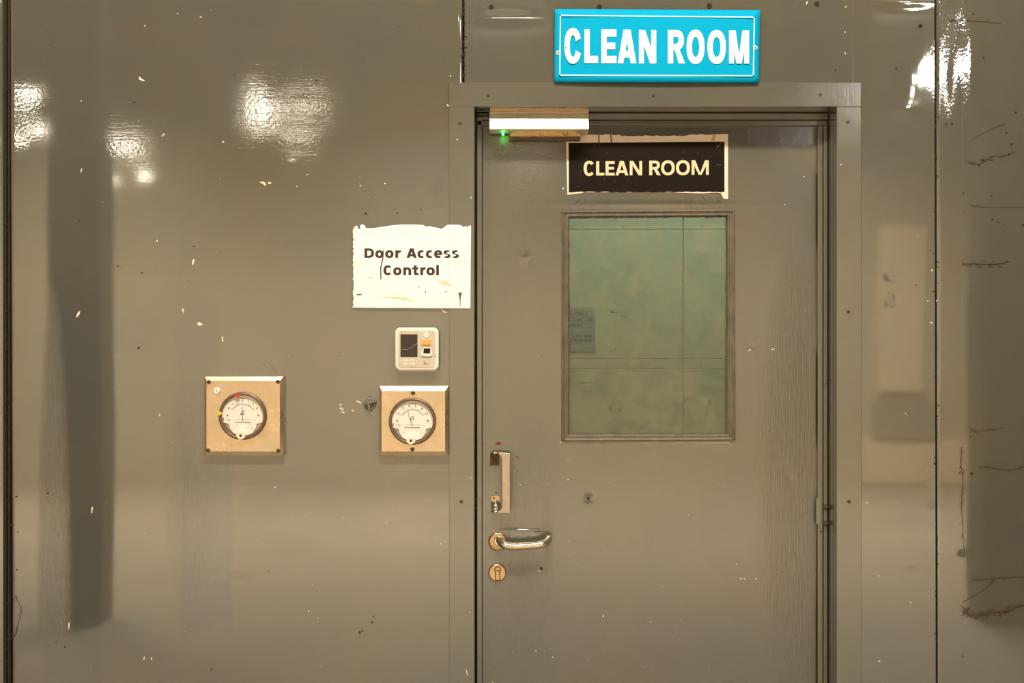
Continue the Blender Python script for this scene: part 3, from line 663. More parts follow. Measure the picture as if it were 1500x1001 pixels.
# ------------------------------------------------------------------ lettering
def strokes(ch, st, bt, ca=40):
    """glyph in a unit box (cap height 1, width 1): list of polygons; st = stem as fraction of width, bt = bar as fraction of height"""
    P_ = []
    def rect(x0, x1, z0, z1): P_.append([(x0, z0), (x1, z0), (x1, z1), (x0, z1)])
    def para(xa, xb, w_, z0, z1): P_.append([(xa, z0), (xa + w_, z0), (xb + w_, z1), (xb, z1)])
    def ring(cx, cz, rx, rz, a0=0, a1=360, n=26, e=2.25, tx=None, tz=None):
        tx = st if tx is None else tx; tz = bt if tz is None else tz
        def q(a, ax, az):
            c, s_ = math.cos(a), math.sin(a)
            return (cx + ax * math.copysign(abs(c) ** (2 / e), c), cz + az * math.copysign(abs(s_) ** (2 / e), s_))
        n = max(6, int(n * abs(a1 - a0) / 180))
        for i in range(n):
            t0, t1 = [math.radians(a0 + (a1 - a0) * k / n) for k in (i, i + 1)]
            P_.append([q(t0, rx - tx, rz - tz), q(t0, rx, rz), q(t1, rx, rz), q(t1, rx - tx, rz - tz)])
    xh = .79
    if ch == 'C': ring(.5, .5, .5, .515, ca, 360 - ca)
    elif ch == 'O': ring(.5, .5, .5, .515)
    elif ch == '0': ring(.5, .5, .45, .515)
    elif ch == 'L': rect(0, st, 0, 1); rect(st * .9, 1, 0, bt)
    elif ch == 'E': rect(0, st, 0, 1); rect(st * .9, 1, 0, bt); rect(st * .9, 1, 1 - bt, 1); rect(st * .9, .92, .5 - bt * .42, .5 + bt * .5)
    elif ch == 'A': 
        s2 = st * 1.05; para(0, .5 - s2 * .62, s2, 0, 1); para(1 - s2, .5 - s2 * .38, s2, 0, 1); rect(.2, .8, .17, .17 + bt * .95)
    elif ch == 'N': rect(0, st * .92, 0, 1); rect(1 - st * .92, 1, 0, 1); P_.append([(1 - st * 1.15, 0), (1, 0), (st * 1.15, 1), (0, 1)])
    elif ch == 'M':
        s1 = st * .92; rect(0, s1, 0, 1); rect(1 - s1, 1, 0, 1)
        P_.append([(.5 - s1 * .52, 0), (.5 + s1 * .25, 0), (s1 * 1.35, 1), (0, 1)]); P_.append([(.5 - s1 * .25, 0), (.5 + s1 * .52, 0), (1, 1), (1 - s1 * 1.35, 1)])
    elif ch == 'R':
        rect(0, st, 0, 1); rect(st * .9, .56, 1 - bt * .92, 1); rect(st * .9, .56, .40, .40 + bt * .85)
        ring(.52, .70, .43, .30, -90, 90, tz=bt * .9); P_.append([(1 - st * 1.12, 0), (1.02, 0), (.66, .46), (.40, .43)])
    elif ch == 'D': rect(0, st, 0, 1); rect(st * .9, .45, 0, bt); rect(st * .9, .45, 1 - bt, 1); ring(.42, .5, .58, .5, -90, 90)
    elif ch == 'o': ring(.5, xh / 2, .5, xh / 2 + .015)
    elif ch == 'c': ring(.53, xh / 2, .53, xh / 2 + .015, 52, 308)
    elif ch == 'e': ring(.5, xh / 2, .5, xh / 2 + .015, 0, 312); rect(st * .8, .97, xh / 2 - bt * .42, xh / 2 + bt * .38)
    elif ch == 's':
        h = xh; ring(.5, h * .735, .46, h * .275, 35, 250, e=2.4, tz=bt * .95); ring(.5, h * .265, .48, h * .28, -145, 70, e=2.4, tz=bt * .95)
        P_.append([(.22, h * .60), (.40, h * .44), (.80, h * .40), (.62, h * .56)])
    elif ch == 'S':
        ring(.5, .74, .44, .275, 35, 250, e=2.4); ring(.5, .26, .46, .275, -145, 70, e=2.4); P_.append([(.2, .60), (.38, .46), (.82, .40), (.64, .54)])
    elif ch == 'r': rect(0, st, 0, xh); ring(.82, xh - .42, .78, .42, 75, 165, tx=st * 1.0)
    elif ch == 'n': rect(0, st, 0, xh); rect(1 - st, 1, 0, xh - .34); ring(.5, xh - .36, .5, .375, 0, 172)
    elif ch == 'l' : rect(.5 - st / 2, .5 + st / 2, 0, 1.05)
    elif ch == 'i': rect(.5 - st / 2, .5 + st / 2, 0, xh); rect(.5 - st / 2, .5 + st / 2, .88, 1.05)
    elif ch == 't': rect(.24, .24 + st, .18, 1.0); rect(0, .95, xh - bt * .95, xh); ring(.62, .2, .38, .21, 180, 275, tx=st, tz=bt); rect(.6, .97, 0, bt * .95)
    elif ch == 'd': ring(.5, xh / 2, .5, xh / 2 + .015); rect(1 - st, 1, 0, 1.05)
    elif ch == 'p': ring(.5, xh / 2, .5, xh / 2 + .015); rect(0, st, -.28, xh)
    elif ch == 'h': rect(0, st, 0, 1.05); rect(1 - st, 1, 0, xh - .34); ring(.5, xh - .36, .5, .375, 0, 172)
    elif ch == 'a': ring(.5, xh / 2, .48, xh / 2); rect(1 - st, 1, 0, xh)
    elif ch == 'w': para(.2, 0, st * .8, 0, xh); para(.2, .44, st * .7, 0, xh); para(.68, .44, st * .7, 0, xh); para(.68, 1 - st * .8, st * .8, 0, xh)
    elif ch == 'y': para(.42, 0, st, 0, xh); para(.2, 1 - st, st, -.28, xh)
    elif ch == '.': rect(.3, .3 + st, 0, bt * 1.2)
    elif ch == '1': rect(.5 - st / 2, .5 + st / 2, 0, 1); P_.append([(.18, .78), (.5, .90), (.5, 1), (.18, .88)])
    elif ch == '2': ring(.5, .73, .42, .27, -25, 160); para(.0, .62, st, .08, .6); rect(.02, .95, 0, bt)
    elif ch == '4': rect(.6, .6 + st, 0, 1); rect(0, .98, .24, .24 + bt); para(0, .52, st, .28, 1)
    elif ch == '6': ring(.5, .31, .44, .31); ring(.62, .55, .56, .45, 80, 180)
    elif ch == '8': ring(.5, .27, .46, .28); ring(.5, .75, .40, .25)
    elif ch == 'G': ring(.5, .5, .5, .515, 38, 322); rect(.55, 1, .38, .5)
    return P_
def letters(spec, y, thick=.0004, st_px=None, bt_px=None, ca=40):
    """spec: list of (char, px0, px1, py_top, py_base)"""
    b = MB(); k = 0
    for ch, a, c, top, base in spec:
        w_, h_ = (c - a), (base - top)
        for poly in strokes(ch, st_px / w_, bt_px / h_, ca):
            pts = [(a + u * w_, base - v * h_) for u, v in poly]
            pts = [(X(p, y), Z(q, y)) for p, q in pts]
            ar = sum(pts[i][0] * pts[(i + 1) % len(pts)][1] - pts[(i + 1) % len(pts)][0] * pts[i][1] for i in range(len(pts)))
            if ar < 0: pts = pts[::-1]
            off = (k % 7) * .000012; k += 1
            n = len(pts); v = [(p, y - thick - off, q) for p, q in pts]
            b.add(v, [tuple(range(n))], 0)
    return b
def lrow(b, name, mat, parent):
    o = b.build(name, mat, parent, recalc=False); return o

# ---- blue sign above the frame
sg = thing('door_sign', 'bright blue sheet sign reading CLEAN ROOM in white, mounted above the door frame', 'sign', (X(962), 0, Z(121)))
C4 = [(812, 120.3), (1111.5, 121), (1113.2, 15), (813, 13.2)]
yb1 = -.013
# slightly bowed sheet
b = MB(); nx, nz = 40, 12; v = []
def signpt(u, t, y): 
    pb = [C4[0][0] + (C4[1][0] - C4[0][0]) * u, C4[0][1] + (C4[1][1] - C4[0][1]) * u]; pt_ = [C4[3][0] + (C4[2][0] - C4[3][0]) * u, C4[3][1] + (C4[2][1] - C4[3][1]) * u]
    return (X(pb[0] + (pt_[0] - pb[0]) * t, y), y, Z(pb[1] + (pt_[1] - pb[1]) * t, y))
def signy(u, t): return yb1 - .003 * math.cos((u - .5) * 3) + .0006 * (abs(u - .5) * 2) ** 6
for j in range(nz + 1):
    for i in range(nx + 1): v.append(signpt(i / nx, j / nz, signy(i / nx, j / nz)))
b.add(v, [(j * (nx + 1) + i, j * (nx + 1) + i + 1, (j + 1) * (nx + 1) + i + 1, (j + 1) * (nx + 1) + i) for j in range(nz) for i in range(nx)], 0, True)
face = b.build('sign_plate', M['blue_sign'], sg, recalc=False); s_ = face.modifiers.new('solid', 'SOLIDIFY'); s_.thickness = .002; s_.offset = -1
for q in ((818, 826), (1098, 1106)): b = MB(); b.box(X(q[0]), X(q[1]), -.010, -.0005, Z(90), Z(50)); b.build('spacer', M['frame'], sg)
yt = yb1 - .0036
big = [('C', 826.8, 851.6, 41.8, 92.8), ('L', 856, 876.1, 43, 92.5), ('E', 880.8, 903, 43, 92.6), ('A', 904.8, 932.2, 43.5, 92.8), ('N', 936, 961.3, 44, 93), ('R', 978.2, 1003, 44, 93), ('O', 1005.7, 1032, 44.2, 93.2), ('O', 1036.2, 1063.2, 44.6, 93.2), ('M', 1067.8, 1097.4, 44.6, 93.2)]
lrow(letters(big, yt, .0002, 7.9, 10.6, 22), 'lettering', M['sign_white'], sg)
b = MB()
def ln(x0, y0, x1, y1, wpx, yy=yt):
    d = Vector((x1 - x0, y1 - y0)).normalized() * wpx / 2; n = Vector((-d.y, d.x))
    q = [(x0 - d.x - n.x, y0 - d.y - n.y), (x1 + d.x - n.x, y1 + d.y - n.y), (x1 + d.x + n.x, y1 + d.y + n.y), (x0 - d.x + n.x, y0 - d.y + n.y)]
    pts = [(X(a, yy), Z(c, yy)) for a, c in q]
    ar = sum(pts[i][0] * pts[(i + 1) % 4][1] - pts[(i + 1) % 4][0] * pts[i][1] for i in range(4))
    return pts if ar > 0 else pts[::-1]
for a in ((821, 22.6, 1105, 25), (1105, 25, 1103.5, 111), (1103.5, 111, 820, 110.3), (820, 110.3, 821, 22.6)): b = MB(); b.prism(ln(*a, 1.7), yt - .0002, yt + .0008); b.build('border_line', M['sign_line'], sg)
for px, py in ((817.8, 77.4), (1106.5, 70)):
    yy = yb1 - .0008
    b = MB(); b.lathe(X(px, yy), Z(py, yy), [(3.2 * S, yy + .001), (3.1 * S, yy - .001), (2.4 * S, yy - .0016), (1.4 * S, yy - .0008)], 18); o = b.build('washer', M['cream'], sg)
    b = MB(); b.lathe(X(px, yy), Z(py, yy), [(1.5 * S, yy), (1.3 * S, yy - .0022), (.6 * S, yy - .0026)], 12); b.build('screw', M['screw'], o)
b = MB(); b.lathe(X(829, yt), Z(70, yt), [(1.1 * S, yt), (1.0 * S, yt - .0009)], 10); b.build('dark_dot', M['dirt'], sg)

# ---- torn-edged paper with access text
def ragged(corners, n, amps, seed):
    """polygon around 4 corners (px) with per-side roughness amps (px)"""
    r = random.Random(seed); out = []
    for k in range(4):
        (x0, y0), (x1, y1) = corners[k], corners[(k + 1) % 4]; L = math.hypot(x1 - x0, y1 - y0); nx_, ny_ = (y1 - y0) / L, -(x1 - x0) / L
        off = 0
        for i in range(n):
            t = i / n; off = .6 * off + r.uniform(-1, 1) * amps[k] * .6
            e = off if 0 < i else 0
            out.append((x0 + (x1 - x0) * t + nx_ * e, y0 + (y1 - y0) * t + ny_ * e))
    return out
pn = thing('access_notice', 'white laminated paper reading Door Access Control, stuck on the wall left of the door frame', 'notice', (X(603), -.004, Z(452)))
yp = -.0072
top_edge = [(690, 331), (687, 330), (685, 333.5), (682, 331), (679, 333), (676, 330.5), (672, 329.5), (662, 329.2), (655, 329.5), (651, 333), (646, 335.5), (642, 334.2), (636, 333), (630, 331.5), (624, 332), (619, 329.5), (605, 329), (590, 329), (576, 330), (562, 332), (548, 334.3), (536, 334.4), (534, 330), (530, 328.4), (527.5, 331), (527.5, 335.5), (525, 335.5), (523, 330.5), (519.5, 332)]
pl = [(516.2, 450.5)] + [(516.2 + (689 - 516.2) * i / 12, 450.8 + 1.2 * i / 12 + R.uniform(-.2, .2)) for i in range(1, 12)] + [(689, 452)] + top_edge + [(517.6 + R.uniform(-1.0, .8), 334 + (450 - 334) * i / 34) for i in range(1, 34)]
b = MB(); b.prism([(X(a, yp), Z(c, yp)) for a, c in pl], yp, yp + .0012); b.build('paper_sheet', M['paper'], pn)
b = MB(); b.prism([(X(a), Z(c)) for a, c in ((520, 448), (656, 448), (656, 340), (520, 340))], yp + .0011, .0008); b.build('adhesive_pad', M['dirt'], pn)
L1, L2 = (364, 378), (389, 403.2)
acc = [(c, 515 + a / 7.15, 515 + e / 7.15, L1[0], L1[1]) for c, a, e in (('D', 135, 236), ('o', 248, 336), ('o', 352, 440), ('r', 458, 518), ('A', 576, 682), ('c', 690, 768), ('c', 778, 856), ('e', 864, 950), ('s', 960, 1038), ('s', 1048, 1126))]
acc += [(c, 515 + a / 7.15, 515 + e / 7.15, L2[0], L2[1]) for c, a, e in (('C', 334, 424), ('o', 436, 523), ('n', 542, 625), ('t', 636, 704), ('r', 720, 777), ('o', 784, 872), ('l', 878, 924))]
lrow(letters(acc, yp, .0003, 4.1, 3.2), 'lettering', M['brown_text'], pn)
bd = simple('brown_drip', (.13, .07, .035, 1), .5)
b = MB()
for q in ((561, 378, 557.6, 393, 1.8), (557.6, 393, 558, 408.6, 1.8), (562, 366, 561, 378, 1.2)): b.prism(ln(*q, yp), yp - .0003, yp)
b.build('paint_drip', bd, pn)
for poly in ([(671, 428.6), (677, 428.6), (675.5, 433), (674.6, 440), (674.6, 449), (673.6, 449), (673.4, 440), (672.4, 433)], [(522, 431), (531, 430.6), (529, 432.4), (524, 433)], [(612, 397 + 23), (616, 420), (614, 421.5)], [(622.5, 427), (624, 427), (624, 429.6), (622.5, 429.6)], [(656, 427), (652, 427), (653, 428.6)]):
    pts = [(X(a, yp), Z(c, yp)) for a, c in poly]; ar = sum(pts[i][0] * pts[(i + 1) % len(pts)][1] - pts[(i + 1) % len(pts)][0] * pts[i][1] for i in range(len(pts)))
    b = MB(); b.prism(pts if ar > 0 else pts[::-1], yp - .0003, yp); b.build('paint_drip', bd, pn)
te_ = simple('tape_edge', (.70, .62, .48, 1), .5); ts_ = simple('tea_stain', (.76, .64, .46, 1), .5)
for q in ((517.5, 342.3, 689, 342.4, .5), (658, 332, 659, 451, .5), (539, 336, 539.5, 428, .4), (520, 429, 688, 429.4, .4)): b = MB(); b.prism(ln(*q, yp), yp - .00015, yp); b.build('tape_edge', te_, pn)
b = MB()
for poly in ([(640, 411), (655, 411.5), (663, 420), (650, 418.5)], [(541, 405), (548, 406), (544, 409), (540, 408.4)], [(548, 436.5), (575, 434.5), (592, 436), (613, 443), (590, 439.4), (570, 437)], [(646, 453), (650, 456), (656, 458), (650, 458)]):
    pts = [(X(a, yp), Z(c, yp)) for a, c in poly]; ar = sum(pts[i][0] * pts[(i + 1) % len(pts)][1] - pts[(i + 1) % len(pts)][0] * pts[i][1] for i in range(len(pts)))
    b = MB(); b.prism(pts if ar > 0 else pts[::-1], yp - .0002, yp); b.build('tea_stain', ts_, pn)

# ---- black notice on the door
bn = thing('black_door_notice', 'black notice reading CLEAN ROOM in cream, stuck on the door above its window', 'notice', (X(948, YD), YD, Z(284, YD)))
yq = YD - .0016
rr_ = random.Random(3)
tl = [(1066.5, 196.5), (1055, 196.6)] + [(1050 - i * 4.2, 197.2 + rr_.uniform(-.6, .9) + (1.6 if 10 < i < 34 else 0)) for i in range(50)] + [(838, 198.4), (829, 199.4)]
bl = [(831, 285.5), (840, 284.2), (852, 283)] + [(856 + i * 4, 281.2 + rr_.uniform(-.5, .6)) for i in range(33)] + [(990, 282.3), (1010, 283), (1030, 283.4), (1050, 282.2), (1056, 283), (1060, 291), (1066.5, 292)]
b = MB(); b.prism([(X(a, yq), Z(c, yq)) for a, c in bl + tl], yq, YD + .0006); b.build('paper_margin', M['paper_pink'], bn)
yk = yq - .0004
b = MB(); b.prism([(X(a, yk), Z(c, yk)) for a, c in [(833.2, 282)] + [(840 + i * 5.5, 281.2 + rr_.uniform(-.6, .5)) for i in range(40)] + [(1061.3, 281.2), (1061.3, 207.5), (832.8, 209.3)]], yk, yq + .0001); b.build('black_field', M['black_print'], bn)
blk = [('C', 855, 871.3, 236, 257.7), ('L', 873.3, 885.3, 236.4, 257.2), ('E', 887, 900.3, 236.2, 257.2), ('A', 901.5, 920.4, 236, 257), ('N', 922.4, 940.6, 236, 256.9), ('R', 951, 967.4, 235.6, 256.8), ('O', 968.4, 988.4, 235.4, 256.6), ('O', 990.2, 1010.6, 235.2, 256.5), ('M', 1013.1, 1038.2, 235, 256.2)]
lrow(letters(blk, yk, .0003, 4.4, 4.0), 'lettering', M['cream_print'], bn)
dd_ = simple('dark_drip', (.05, .035, .02, 1), .5)
for q in ((877, 197.5, 877.5, 211, 1.8), (894.5, 197, 896, 209, 1.8), (1050, 208, 1050.5, 217, .7)): b = MB(); b.prism(ln(*q, yq), yq - .0006, yq); b.build('dark_drip', dd_, bn)
b = MB()
for q in ((1050, 217, 1058, 208, .8), (1049, 241, 1056, 242, .5)): b.prism(ln(*q, yk), yk - .0002, yk)
for i in range(26):
    a, c = rr_.uniform(836, 1058), rr_.uniform(211, 279); b.prism(ln(a, c, a + rr_.uniform(-.8, .8), c + rr_.uniform(.3, 1.4), .6, yk), yk - .0002, yk)
o = b.build('scuff_marks', simple('scuff', (.16, .11, .06, 1), .6), bn); o['kind'] = 'stuff'
b = MB(); b.prism([(X(a, yq), Z(c, yq)) for a, c in ((1042, 206.8), (1046, 206.8), (1049, 196.6), (1044, 196.6))], yq - .0002, yq); b.build('ochre_stain', simple('ochre_stain', (.62, .38, .14, 1), .6), bn)
# ridge of old paint along the bottom of the notice and peeled strands below it
b = MB()
for _ in range(26):
    a = rr_.uniform(818, 900) if rr_.random() < .5 else rr_.uniform(1005, 1070); c = rr_.uniform(286, 304); l = rr_.uniform(5, 16); t = rr_.uniform(.3, 1.2) if a < 900 else rr_.uniform(1.6, 2.6)
    pth = [pt(a + math.cos(t) * l * u + math.sin(u * 3) * .8, c + math.sin(t) * l * (u - .5) * (-1 if a < 900 else -1), YD - .0012) for u in (0, .33, .66, 1)]
    b.tube(pth, .00045, 5)
o = b.build('peeled_strands', M['frame'], door); o['kind'] = 'stuff'

# ------------------------------------------------------------------ magnetic lock at the door head
ml = thing('magnetic_lock', 'silver magnetic door lock bar with green light, fixed under the frame head', 'lock', (X(789), .02, Z(192)))
y0 = .018; x0, x1 = X(717, y0), X(862.5, y0)
zz = lambda p: Z(p, y0)
prof = [(y0 + .004, zz(162.2)), (y0 + .0035, zz(165)), (y0 + .001, zz(165.4)), (y0 + .001, zz(172)), (y0 - .001, zz(178)), (y0 + .0018, zz(182.5) ), (y0 - .0005, zz(189.5)), (y0 + .001, zz(190.6)), (.083, zz(190.6)), (.083, zz(162.2))]
# housing: extruded aluminium profile; lower face leans back so it looks up at the lamps
prof = [(y0 + .010, zz(161.5)), (y0 + .009, zz(164.6)), (y0 + .012, zz(165.2)), (y0 + .009, zz(166)), (y0 + .006, zz(172)), (y0 + .005, zz(173)), (y0 - .003, zz(188.8)), (y0 - .002, zz(190)), (y0, zz(190.6)), (.0765, zz(190.6)), (.0765, zz(161.5))]
b = MB(); n = len(prof)
b.add([(x, y, z) for x in (x0, x1) for y, z in prof], [tuple(range(n)), tuple(range(2 * n - 1, n - 1, -1))] + [(i, (i + 1) % n, n + (i + 1) % n, n + i) for i in range(n)], 0)
b.build('housing', M['alu'], ml, bevel=.0005)
b = MB(); b.box(x0 + .002, x1 - .001, .030, .0735, zz(161.5), Z(158.2, .03)); b.build('mounting_plate', M['brassy'], ml)
b = MB(); ya = .046; b.box(X(747.5, ya), X(850.5, ya), ya, .0735, Z(200, ya), Z(194.2, ya)); b.box(X(752, ya), X(845, ya), ya - .004, ya + .01, Z(196.6, ya), Z(192.5, ya)); b.build('magnet_core', M['brassy'], ml, bevel=.0006)
b = MB(); b.box(X(746, .06), X(850, .06), .060, YD + .0005, Z(205, .06), Z(200.6, .06)); ap = b.build('armature_plate', M['screw'], ml, bevel=.0006)
b = MB(); b.lathe(X(829, .03), zz(192.3), [(3.4 * S, .032), (3.2 * S, .0285), (2 * S, .028)], 16); b.build('end_screw', M['brassy'], ml)
b = MB(); b.lathe(X(736.8, .032), Z(195.0, .032), [(1.6 * S, .05), (1.6 * S, .032), (1.1 * S, .030), (.4 * S, .0295)], 14); b.build('status_light', M['green_led'], ml)
b = MB(); b.tube([(X(699, .07), .0705, Z(169.5, .07)), (X(718, .07), .0705, Z(169.5, .07))], .0035, 10); b.build('conduit_stub', M['screw'], ml)

# ------------------------------------------------------------------ fingerprint reader
rd = thing('fingerprint_reader', 'small white fingerprint door reader with dark display, between the paper notice and right gauge', 'access reader', (X(611), 0, Z(542)))
yr = -.030
def rl(px0, px1, py0, py1, r, y): return [(a, y, c) for a, c in rrect(X(px0, y), X(px1, y), Z(py1, y), Z(py0, y), r * S)]
b = MB(); b.loft([rl(582, 642.2, 482.5, 544.5, 7.5, .0005), rl(579.5, 643, 480.5, 544.3, 8, yr + .008), rl(578.6, 642.8, 480, 543, 8, yr + .003), rl(580.4, 641, 481.5, 541.5, 7, yr), rl(583, 638.5, 484, 539, 5, yr + .0006)], 0, True, True, True)
b.build('casing', M['cream'], rd)
b = MB(); b.prism([(a, c) for a, c in rrect(X(583.2, yr), X(637.8, yr), Z(538.5, yr), Z(484.6, yr), 4.5 * S)], yr - .0006, yr + .001); b.build('front_panel', M['cream2'], rd, bevel=.0003)
yf = yr - .0007
b = MB(); b.box(X(586.6, yf), X(611.6, yf), yf - .0003, yf + .0005, Z(523.2, yf), Z(490, yf)); b.build('display', M['screen'], rd)
b = MB(); q = [pt(587 + 24 * i / 10, 511.5 + 1.0 * math.sin(i * .5) - (i / 10) ** 3 * 7.5, yf - .0007) for i in range(11)]; b.tube(q, .0004, 5); b.build('scratch', simple('pale_scratch', (.5, .45, .38, 1), .5), rd)
b = MB(); b.lathe(X(624.3, yf), Z(491.5, yf), [(4.0 * S, yf + .0005), (3.8 * S, yf - .0009), (3.0 * S, yf - .0012)], 24); b.build('round_button', M['cream'], rd)
b = MB(); b.add([pt(616.2, 498.3, yf - .0006), pt(632.6, 498.3, yf - .0006), pt(630, 504.5, yf - .0002), pt(618, 504.5, yf - .0002)], [(0, 3, 2, 1)], 0); b.add([pt(616.2, 498.3, yf - .0006), pt(618, 504.5, yf - .0002), pt(618.5, 511, yf), pt(616.6, 510.5, yf - .0004)], [(0, 1, 2, 3)], 0)
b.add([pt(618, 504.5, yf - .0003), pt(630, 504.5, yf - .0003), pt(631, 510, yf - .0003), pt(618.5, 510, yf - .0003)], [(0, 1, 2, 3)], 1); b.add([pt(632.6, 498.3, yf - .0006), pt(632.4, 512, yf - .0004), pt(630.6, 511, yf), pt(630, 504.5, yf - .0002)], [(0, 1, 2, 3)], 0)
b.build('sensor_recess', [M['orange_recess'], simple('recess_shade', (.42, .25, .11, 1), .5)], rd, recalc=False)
b = MB(); b.add([pt(620, 508.5, yf - .0005), pt(631, 508.5, yf - .0005), pt(633, 520, yf - .004), pt(630, 522, yf - .005), pt(617.5, 521, yf - .005), pt(616.6, 518, yf - .004)], [(0, 5, 4, 3, 2, 1)], 0)
b.add([pt(616.6, 518, yf - .004), pt(617.5, 521, yf - .005), pt(618.5, 523.6, yf), pt(616, 519, yf)], [(0, 3, 2, 1)], 0); b.add([pt(617.5, 521, yf - .005), pt(630, 522, yf - .005), pt(629.5, 524.5, yf), pt(618.5, 523.6, yf)], [(0, 3, 2, 1)], 0); b.add([pt(630, 522, yf - .005), pt(633, 520, yf - .004), pt(633.5, 521.5, yf), pt(629.5, 524.5, yf)], [(0, 3, 2, 1)], 0)
b.build('sensor_ramp', M['cream'], rd, recalc=False)
b = MB(); b.add([pt(620.6, 510.4, yf - .0022), pt(630.4, 510.4, yf - .0022), pt(630, 517.8, yf - .0048), pt(620.2, 517.8, yf - .0048)], [(0, 3, 2, 1)], 0); b.build('sensor_glass', M['black'], rd, recalc=False)
for px, py in ((594.5, 528.6), (604.3, 528.6), (594.5, 533.6), (604.3, 533.6)):
    b = MB(); b.prism(rrect(X(px - 2.9, yf), X(px + 2.9, yf), Z(py + 1.8, yf), Z(py - 1.8, yf), .9 * S), yf - .0011, yf + .0005); k_ = b.build('key', M['cream'], rd, bevel=.0003)
    b = MB(); b.box(X(px - .9, yf), X(px + .9, yf), yf - .0013, yf - .001, Z(py + .35, yf), Z(py - .35, yf)); b.build('key_mark', M['ink_faint'], k_)
b = MB()
for q in ((621, 530, 625.5, 534.5), (621.3, 534.4, 621.3, 531.5), (626.5, 534.8, 627.6, 533)): b.prism(ln(*q, .9, yf), yf - .0003, yf)
b.build('printed_mark', M['ink_faint'], rd)
b = MB(); b.prism(ln(588, 487.4, 590, 486, .8, yf), yf - .0003, yf); b.build('indicator', M['red'], rd)
b = MB(); b.lathe(X(637.6, yf), Z(522, yf), [(.8 * S, yf), (.5 * S, yf - .001)], 8); b.build('pin_hole', M['slot'], rd)

